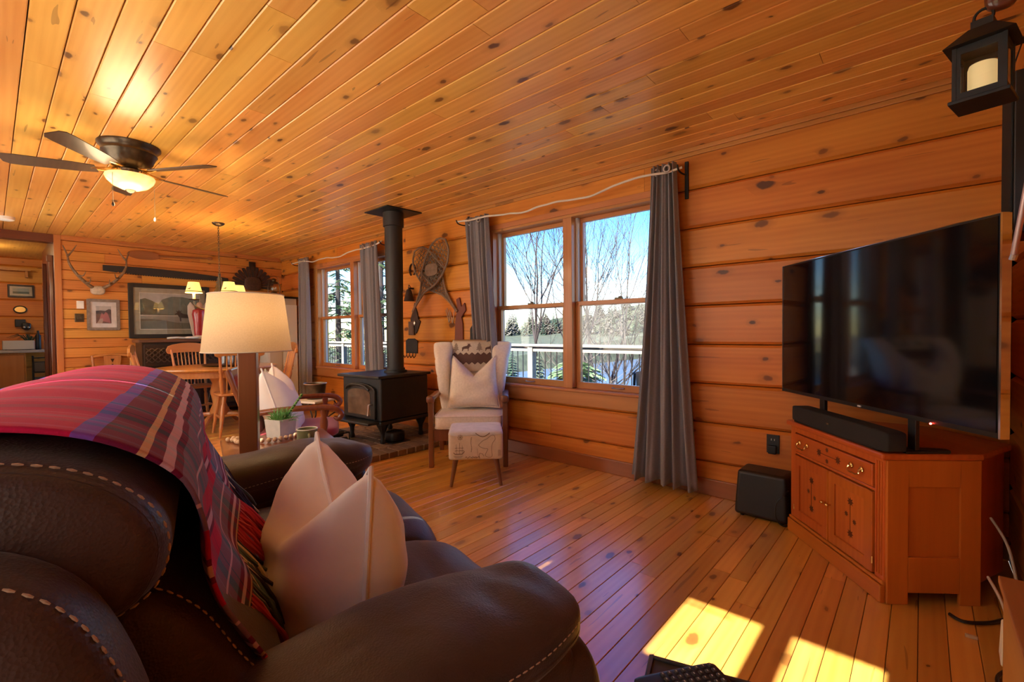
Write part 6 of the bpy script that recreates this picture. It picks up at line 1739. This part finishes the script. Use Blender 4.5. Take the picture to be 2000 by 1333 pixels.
# ------------------------------------------------------------------ television side of the room: lantern, box, rod, bench, cords
ln = thing('wall_lantern', 'black metal lantern with a candle hanging at the upper right', 'lantern')
LP = Vector((0.125, 1.87, 1.80))
ln.matrix_world = T(*LP) @ RZ(-13) @ Matrix.Diagonal((0.76, 0.76, 0.84, 1))
hx, hy = 0.066, 0.066
for sx in (-1, 1):
    for sy in (-1, 1): MB().bb(sx*hx-0.006, sx*hx+0.006, sy*hy-0.006, sy*hy+0.006, 0, 0.175).build('corner_post', M_IRON, ln)
MB().bb(-0.082, 0.082, -0.082, 0.082, -0.012, 0.0).build('base', M_IRON, ln, bevel=0.003)
MB().bb(-hx, hx, -hy, hy, 0.17, 0.178).build('top_frame', M_IRON, ln)
MB().add([(-0.095, -0.095, 0.176), (0.095, -0.095, 0.176), (0.095, 0.095, 0.176), (-0.095, 0.095, 0.176), (-0.035, -0.035, 0.235), (0.035, -0.035, 0.235), (0.035, 0.035, 0.235), (-0.035, 0.035, 0.235)], [(3, 2, 1, 0), (4, 5, 6, 7), (0, 1, 5, 4), (1, 2, 6, 5), (2, 3, 7, 6), (3, 0, 4, 7)]).build('roof', M_IRON, ln)
MB().bb(-0.03, 0.03, -0.03, 0.03, 0.235, 0.26).build('vent_cap', M_IRON, ln)
for k in range(4):
    Mk = RZ(90*k)
    s_ = MB(Mk).bb(-hx+0.006, hx-0.006, -hy-0.004, -hy+0.004, 0.0, 0.022).bb(-hx+0.006, hx-0.006, -hy-0.004, -hy+0.004, 0.15, 0.17).bb(-hx+0.006, -hx+0.018, -hy-0.004, -hy+0.004, 0.022, 0.15).bb(hx-0.018, hx-0.006, -hy-0.004, -hy+0.004, 0.022, 0.15).build('door_frame' if k == 0 else 'side_frame', M_IRON, ln)
    MB(Mk).bb(-hx+0.018, hx-0.018, -hy-0.001, -hy+0.001, 0.022, 0.15).build('pane', M_GLASS, s_)
MB().lathe([(0.001, 0.0), (0.040, 0.001), (0.040, 0.006)], 24).build('candle_dish', M_WHITE, ln)
MB().lathe([(0.042, 0.006), (0.042, 0.105), (0.038, 0.118), (0.022, 0.108), (0.001, 0.105)], 24).build('candle', plain('ivory_wax', (0.72, 0.62, 0.36), 0.5, emit=(1.0, 0.72, 0.30), emit_s=0.06), ln, smooth=True)
MB().tube([(0.026*math.cos(a), 0, 0.275+0.026*math.sin(a)) for a in [2*PI*k/18 for k in range(18)]], 0.005, 6, closed=True).build('ring', M_IRON, ln, smooth=True)
br_ = thing('lantern_bracket', 'carved dark wooden bracket holding the lantern on the right wall', 'bracket', (XR, 1.87, 2.12))
MB().prism([(0.0, 0.10), (-0.06, 0.10), (-0.16, 0.075), (-0.205, 0.055), (-0.225, 0.02), (-0.205, -0.012), (-0.17, -0.02), (-0.10, -0.005), (-0.05, -0.04), (0.0, -0.12)], -0.018, 0.018, RX(90)).build('arm', M_DARKTRIM, br_, bevel=0.006)
MB().bb(-0.014, 0.0, -0.05, 0.05, -0.16, 0.16).build('back_plate', M_DARKTRIM, br_, bevel=0.004)
MB().superq((-0.17, 0, -0.04), (0.035, 0.02, 0.045), 0.7, 0.7, 18, 10).build('hook', M_DARKTRIM, br_, smooth=True)
tag(MB(T(0.16, 1.86, 2.19) @ RY(62) @ RZ(10)).tube([(0, 0, -0.06), (0, 0, 0.12)], [0.018, 0.021], 10).build('wooden_peg', M_OAK, None, smooth=True), 'short honey-coloured wooden peg resting on the lantern bracket', 'peg')

bxw = thing('wall_speaker', 'tall black speaker mounted on the right wall behind the lantern', 'speaker', (XR, 2.60, 1.56))
MB().bb(-0.085, 0.0, -0.14, 0.14, -0.06, 0.52).build('cabinet', M_BLACK, bxw, bevel=0.004)
MB().bb(-0.092, -0.085, -0.13, 0.13, -0.05, 0.51).build('grille', M_BLACKCLOTH, bxw, bevel=0.003)
rdw = thing('metal_rod', 'slanting pinkish metal rod at the right edge above the television', 'rod', (0.195, 1.95, 1.30))
MB().tube([(0, 0, 0.06), (0.028, -0.075, 0.33)], 0.0072, 10).build('shaft', plain('rose_metal', (0.55, 0.40, 0.38), 0.35, 0.8), rdw, smooth=True)
MB().cyl((-0.001, 0.002, 0.052), (0.002, -0.004, 0.066), 0.0085, n=10).build('end_cap', M_NICKEL, rdw)

bench = thing('storage_bench', 'low tan wooden box standing at the right edge near the cabinet', 'box', (0.272, 1.62, 0))
bp = [(-0.095, 0.26), (-0.095, -0.30), (0.05, -0.30), (0.05, 0.26)]
MB().prism(bp, 0.02, 0.43).build('body', wood('tan_plywood', (0.42, 0.22, 0.08), (0.32, 0.15, 0.05), knots=0, axis='Y'), bench)
MB().prism([(-0.105, 0.27), (-0.105, -0.31), (0.055, -0.31), (0.055, 0.27)], 0.43, 0.452).build('lid', bpy.data.materials['tan_plywood'], bench, bevel=0.003)
for y_ in (-0.27, 0.23): MB().bb(-0.09, -0.05, y_-0.02, y_+0.02, 0, 0.02).build('foot', M_BLACK, bench)
tag(MB().tube(smooth_path([(0.21, 2.62, 0.40), (0.245, 2.50, 0.34), (0.262, 2.42, 0.22), (0.265, 2.36, 0.10), (0.27, 2.28, 0.02), (0.28, 2.2, 0.008), (0.25, 2.05, 0.008)], 8), 0.0045, 6).build('cable', plain('grey_cable', (0.30, 0.28, 0.26), 0.6), None, smooth=True), 'grey cable hanging behind the corner cabinet', 'cable')
tag(MB().tube(smooth_path([(0.20, 2.57, 0.18), (0.225, 2.44, 0.15), (0.235, 2.30, 0.12), (0.24, 2.15, 0.22), (0.275, 1.98, 0.35), (0.30, 1.90, 0.47)], 8), 0.005, 6).build('cable', plain('white_cable', (0.60, 0.55, 0.50), 0.6), None, smooth=True), 'pale cable running from the cabinet to the tan box', 'cable')
tag(MB().tube(smooth_path([(0.235, 2.45, 0.10), (0.24, 2.30, 0.012), (0.19, 2.15, 0.010), (0.21, 2.00, 0.010), (0.135, 1.85, 0.010), (0.115, 1.65, 0.010), (0.125, 1.40, 0.010)], 8), 0.006, 6).build('cable', M_BLACK, None, smooth=True), 'black cable snaking along the floor beside the tan box', 'cable')
pw = thing('power_strip', 'white power adapter hanging beside the tan box', 'adapter', (0.205, 2.10, 0.16))
MB(RX(20)).bb(-0.012, 0.012, -0.03, 0.03, -0.07, 0.07).build('case', M_WHITE, pw, bevel=0.005)
MB(RX(20)).cyl((0, 0, 0.07), (0.0, 0.0, 0.10), 0.004, n=8).build('strain_relief', M_WHITE, pw)
tag(MB(T(0.145, 2.40, 0.0)).box((0, 0, 0.006), (0.035, 0.014, 0.012)).build('plug', plain('tan_plastic', (0.50, 0.36, 0.22), 0.6), None, bevel=0.003), 'tiny tan plug lying on the floor by the cabinet corner', 'plug')
tag(MB().tube(smooth_path([(0.09, 2.53, 0.008), (0.13, 2.50, 0.008), (0.20, 2.55, 0.008), (0.25, 2.62, 0.008)], 6), 0.007, 6).build('cable', M_BLACK, None, smooth=True), 'short black cable at the foot of the cabinet side', 'cable')

# small table with remote in the near foreground
TT = 0.50
tt = thing('tray_table', 'small dark tray table beside the near sofa arm at the bottom edge', 'table', (-0.246, 0.767, 0), 17)
MB().bb(-0.125, 0.175, -0.18, 0.145, TT-0.022, TT).build('top', plain('charcoal_wood', (0.055, 0.05, 0.055), 0.5, noise=0.25, nscale=30), tt, bevel=0.003)
MB().bb(-0.125, -0.118, -0.18, 0.145, TT, TT+0.006).bb(-0.118, 0.175, 0.138, 0.145, TT, TT+0.006).build('lip', bpy.data.materials['charcoal_wood'], tt, bevel=0.002)
for sx in (-0.09, 0.10):
    for sy in (-0.15, 0.11): MB().cyl((sx, sy, 0), (sx, sy, TT-0.022), 0.012, n=10).build('leg', M_IRON, tt)
rm = thing('remote_control', 'black keyed remote lying on the dark tray table at the bottom edge', 'remote', (-0.318, 0.812, TT+0.007), -35)
MB().superq((0, 0, 0.012), (0.030, 0.085, 0.011), 0.25, 0.22, 32, 10).build('remote_body', M_BLACK, rm, smooth=True, angle=60)
M_KEY = plain('rubber_key', (0.05, 0.05, 0.055), 0.6)
for j in range(8):
    for i in range(4):
        MB().superq((-0.0195+0.013*i, 0.070-0.014*j, 0.0235), (0.0045, 0.0042, 0.0022), 0.5, 0.5, 12, 6).build('key', M_KEY, rm, smooth=True)
pw2 = MB()
for j in range(8):
    for i in range(4):
        pw2.box((-0.0195+0.013*i, 0.070-0.014*j, 0.0258), (0.0035, 0.0016, 0.0004))
pw2.build('key_legend', plain('legend_white', (0.45, 0.45, 0.45), 0.6), rm)

# ------------------------------------------------------------------ kitchen seen through the opening
wk = struct(MB().bb(-11.14, -11.06, YF, YB, 0, ZC).build('wall_kitchen', M_DARKGAP))
for kk in range(-1, 9):
    z0, z1 = max(0.10+COURSE*kk, 0), min(0.10+COURSE*(kk+1), ZC)
    if z1-z0 > 0.02:
        plank('log', wk, M_LOG, 3.7, z1-z0-0.002, 0.06, (-11.0, 1.43, (z0+z1)/2), (0, 1, 0), (0, 0, 1), 0.017)
kc = thing('kitchen_counter', 'kitchen counter with pine front beyond the opening at the left', 'counter', (-10.65, 0.0, 0))
MB().bb(-0.34, 0.32, -0.44, 0.36, 0.09, 0.91).build('base_cabinet', M_PLANK, kc)
MB().bb(-0.34, 0.36, -0.44, 0.62, 0.91, 0.95).build('worktop', plain('grey_laminate', (0.40, 0.40, 0.42), 0.4), kc, bevel=0.006)
for a, b in ((-0.42, 0.0), (0.02, 0.34)):
    MB().bb(0.32, 0.338, a, b, 0.12, 0.88).build('cabinet_door', M_TRIMZ, kc, bevel=0.004)
MB().bb(-0.30, 0.26, -0.42, 0.34, 0.0, 0.09).build('toe_kick', M_BLACK, kc)
mw = thing('microwave', 'long pale grey microwave on the kitchen counter', 'microwave', (-10.55, 0.29, 0.952))
MB().bb(-0.18, 0.18, -0.17, 0.17, 0.008, 0.145).build('case', plain('silver_grey', (0.46, 0.46, 0.46), 0.4), mw, bevel=0.006)
MB().bb(0.181, 0.186, -0.15, 0.10, 0.02, 0.135).build('door', M_BLACK, mw) if False else MB().bb(0.18, 0.184, -0.16, 0.16, 0.015, 0.14).build('front', plain('pale_panel', (0.52, 0.52, 0.50), 0.4), mw)
for y_ in (-0.13, 0.13): MB().cyl((0, y_, 0), (0, y_, 0.01), 0.012, n=8).build('foot', M_BLACK, mw)
tag(MB(T(-10.5, 0.505, 0.951)).lathe([(0.03, 0), (0.034, 0.01), (0.034, 0.22), (0.014, 0.25), (0.014, 0.30), (0.001, 0.302)], 16).build('dark_bottle', M_BLACK, None, smooth=True), 'dark bottle standing beside the microwave', 'bottle')
kp = thing('counter_plant', 'spiky green plant behind the microwave on the counter', 'plant', (-10.78, 0.42, 0.951))
MB().lathe([(0.04, 0), (0.055, 0.10)], 16).build('pot', M_BLACK, kp, smooth=True)
lv = MB(); rr = random.Random(2)
for i in range(26):
    a = rr.uniform(0, 2*PI); L = rr.uniform(0.12, 0.26); d = Vector((math.cos(a), math.sin(a), 0))
    lv.tube([(0, 0, 0.09), d*L*0.5+Vector((0, 0, 0.12+L*0.5)), d*L+Vector((0, 0, 0.10+L*0.35))], [0.006, 0.005, 0.001], 4)
lv.build('leaves', M_FIR[0], kp)
picture('framed_print', 'small dark-framed landscape print on the kitchen wall', 0.20, 0.50, 1.80, 2.00, 0.022, M_BLACKOAK, ink('kitchen_mount', (0.55, 0.50, 0.42)), 0.035,
    [('print_sky', sq(0, 1, 0, 1), ink('k_sky', (0.40, 0.45, 0.42))), ('print_shore', sq(0, 1, 0, 0.4), ink('k_shore', (0.12, 0.17, 0.16)))], x=-11.0)
rp = thing('round_dish', 'small round brass dish on the kitchen wall below the print', 'plate', (-10.995, 0.335, 1.60))
MB(RY(90)).lathe([(0.045, 0.0), (0.060, 0.012), (0.062, 0.016)], 24, Matrix.Diagonal((0.75, 1, 1, 1))).build('dish', M_BRASS, rp, smooth=True)
MB(RY(90)).tube([(0.054*math.cos(2*PI*k/24), 0.072*math.sin(2*PI*k/24), 0.012) for k in range(24)], 0.010, 6, closed=True).build('rim', M_BRONZE, rp, smooth=True)
tp = thing('wall_phone', 'black wall telephone above the microwave', 'telephone', (-11.0, 0.345, 1.30))
MB().bb(0, 0.05, -0.075, 0.045, 0.02, 0.14).build('wall_base', M_BLACK, tp, bevel=0.006)
MB().superq((0.07, 0.05, 0.03), (0.035, 0.055, 0.055), 0.5, 0.5, 20, 10).build('handset', M_BLACK, tp, smooth=True)
for y_ in (0.025, 0.075): MB().sphere((0.095, y_, 0.01), 0.018).build('jar', M_NICKEL, tp, smooth=True)
sh = thing('kitchen_shelf', 'narrow wooden shelf high on the kitchen wall', 'shelf', (-11.0, 0.1, 2.22))
MB().bb(0, 0.16, -0.53, 0.36, 0, 0.03).build('board', M_TRIM, sh); MB().bb(0, 0.12, 0.30, 0.33, -0.10, 0).build('bracket', M_TRIM, sh)
rkk = thing('wire_rack', 'dark rack of bins at the end of the kitchen counter', 'rack', (-10.25, 0.53, 0))
for x_ in (-0.12, 0.12):
    for y_ in (-0.10, 0.06): MB().cyl((x_, y_, 0), (x_, y_, 0.86), 0.008, n=8).build('upright', M_IRON, rkk)
for z_ in (0.12, 0.36, 0.60, 0.82):
    MB().bb(-0.13, 0.13, -0.11, 0.07, z_, z_+0.012).build('shelf', M_IRON, rkk)
for z_ in (0.135, 0.375, 0.615): MB().bb(-0.11, 0.12, -0.10, 0.06, z_, z_+0.15).build('bin', plain('grey_bin_%d' % int(z_*1000), (0.10, 0.09, 0.085), 0.6), rkk, bevel=0.006)
kl = thing('kitchen_light', 'warm ceiling light in the kitchen', 'lamp', (-9.7, -0.15, ZC))
MB().lathe([(0.001, -0.09), (0.08, -0.075), (0.13, -0.03), (0.14, 0)], 28).build('dome', emissive('kitchen_dome', (1, 0.7, 0.4), 0.2), kl, smooth=True)
point_light('kitchen_glow', (0, 0, -0.16), 2.5, (1.0, 0.72, 0.42), 0.1, kl)
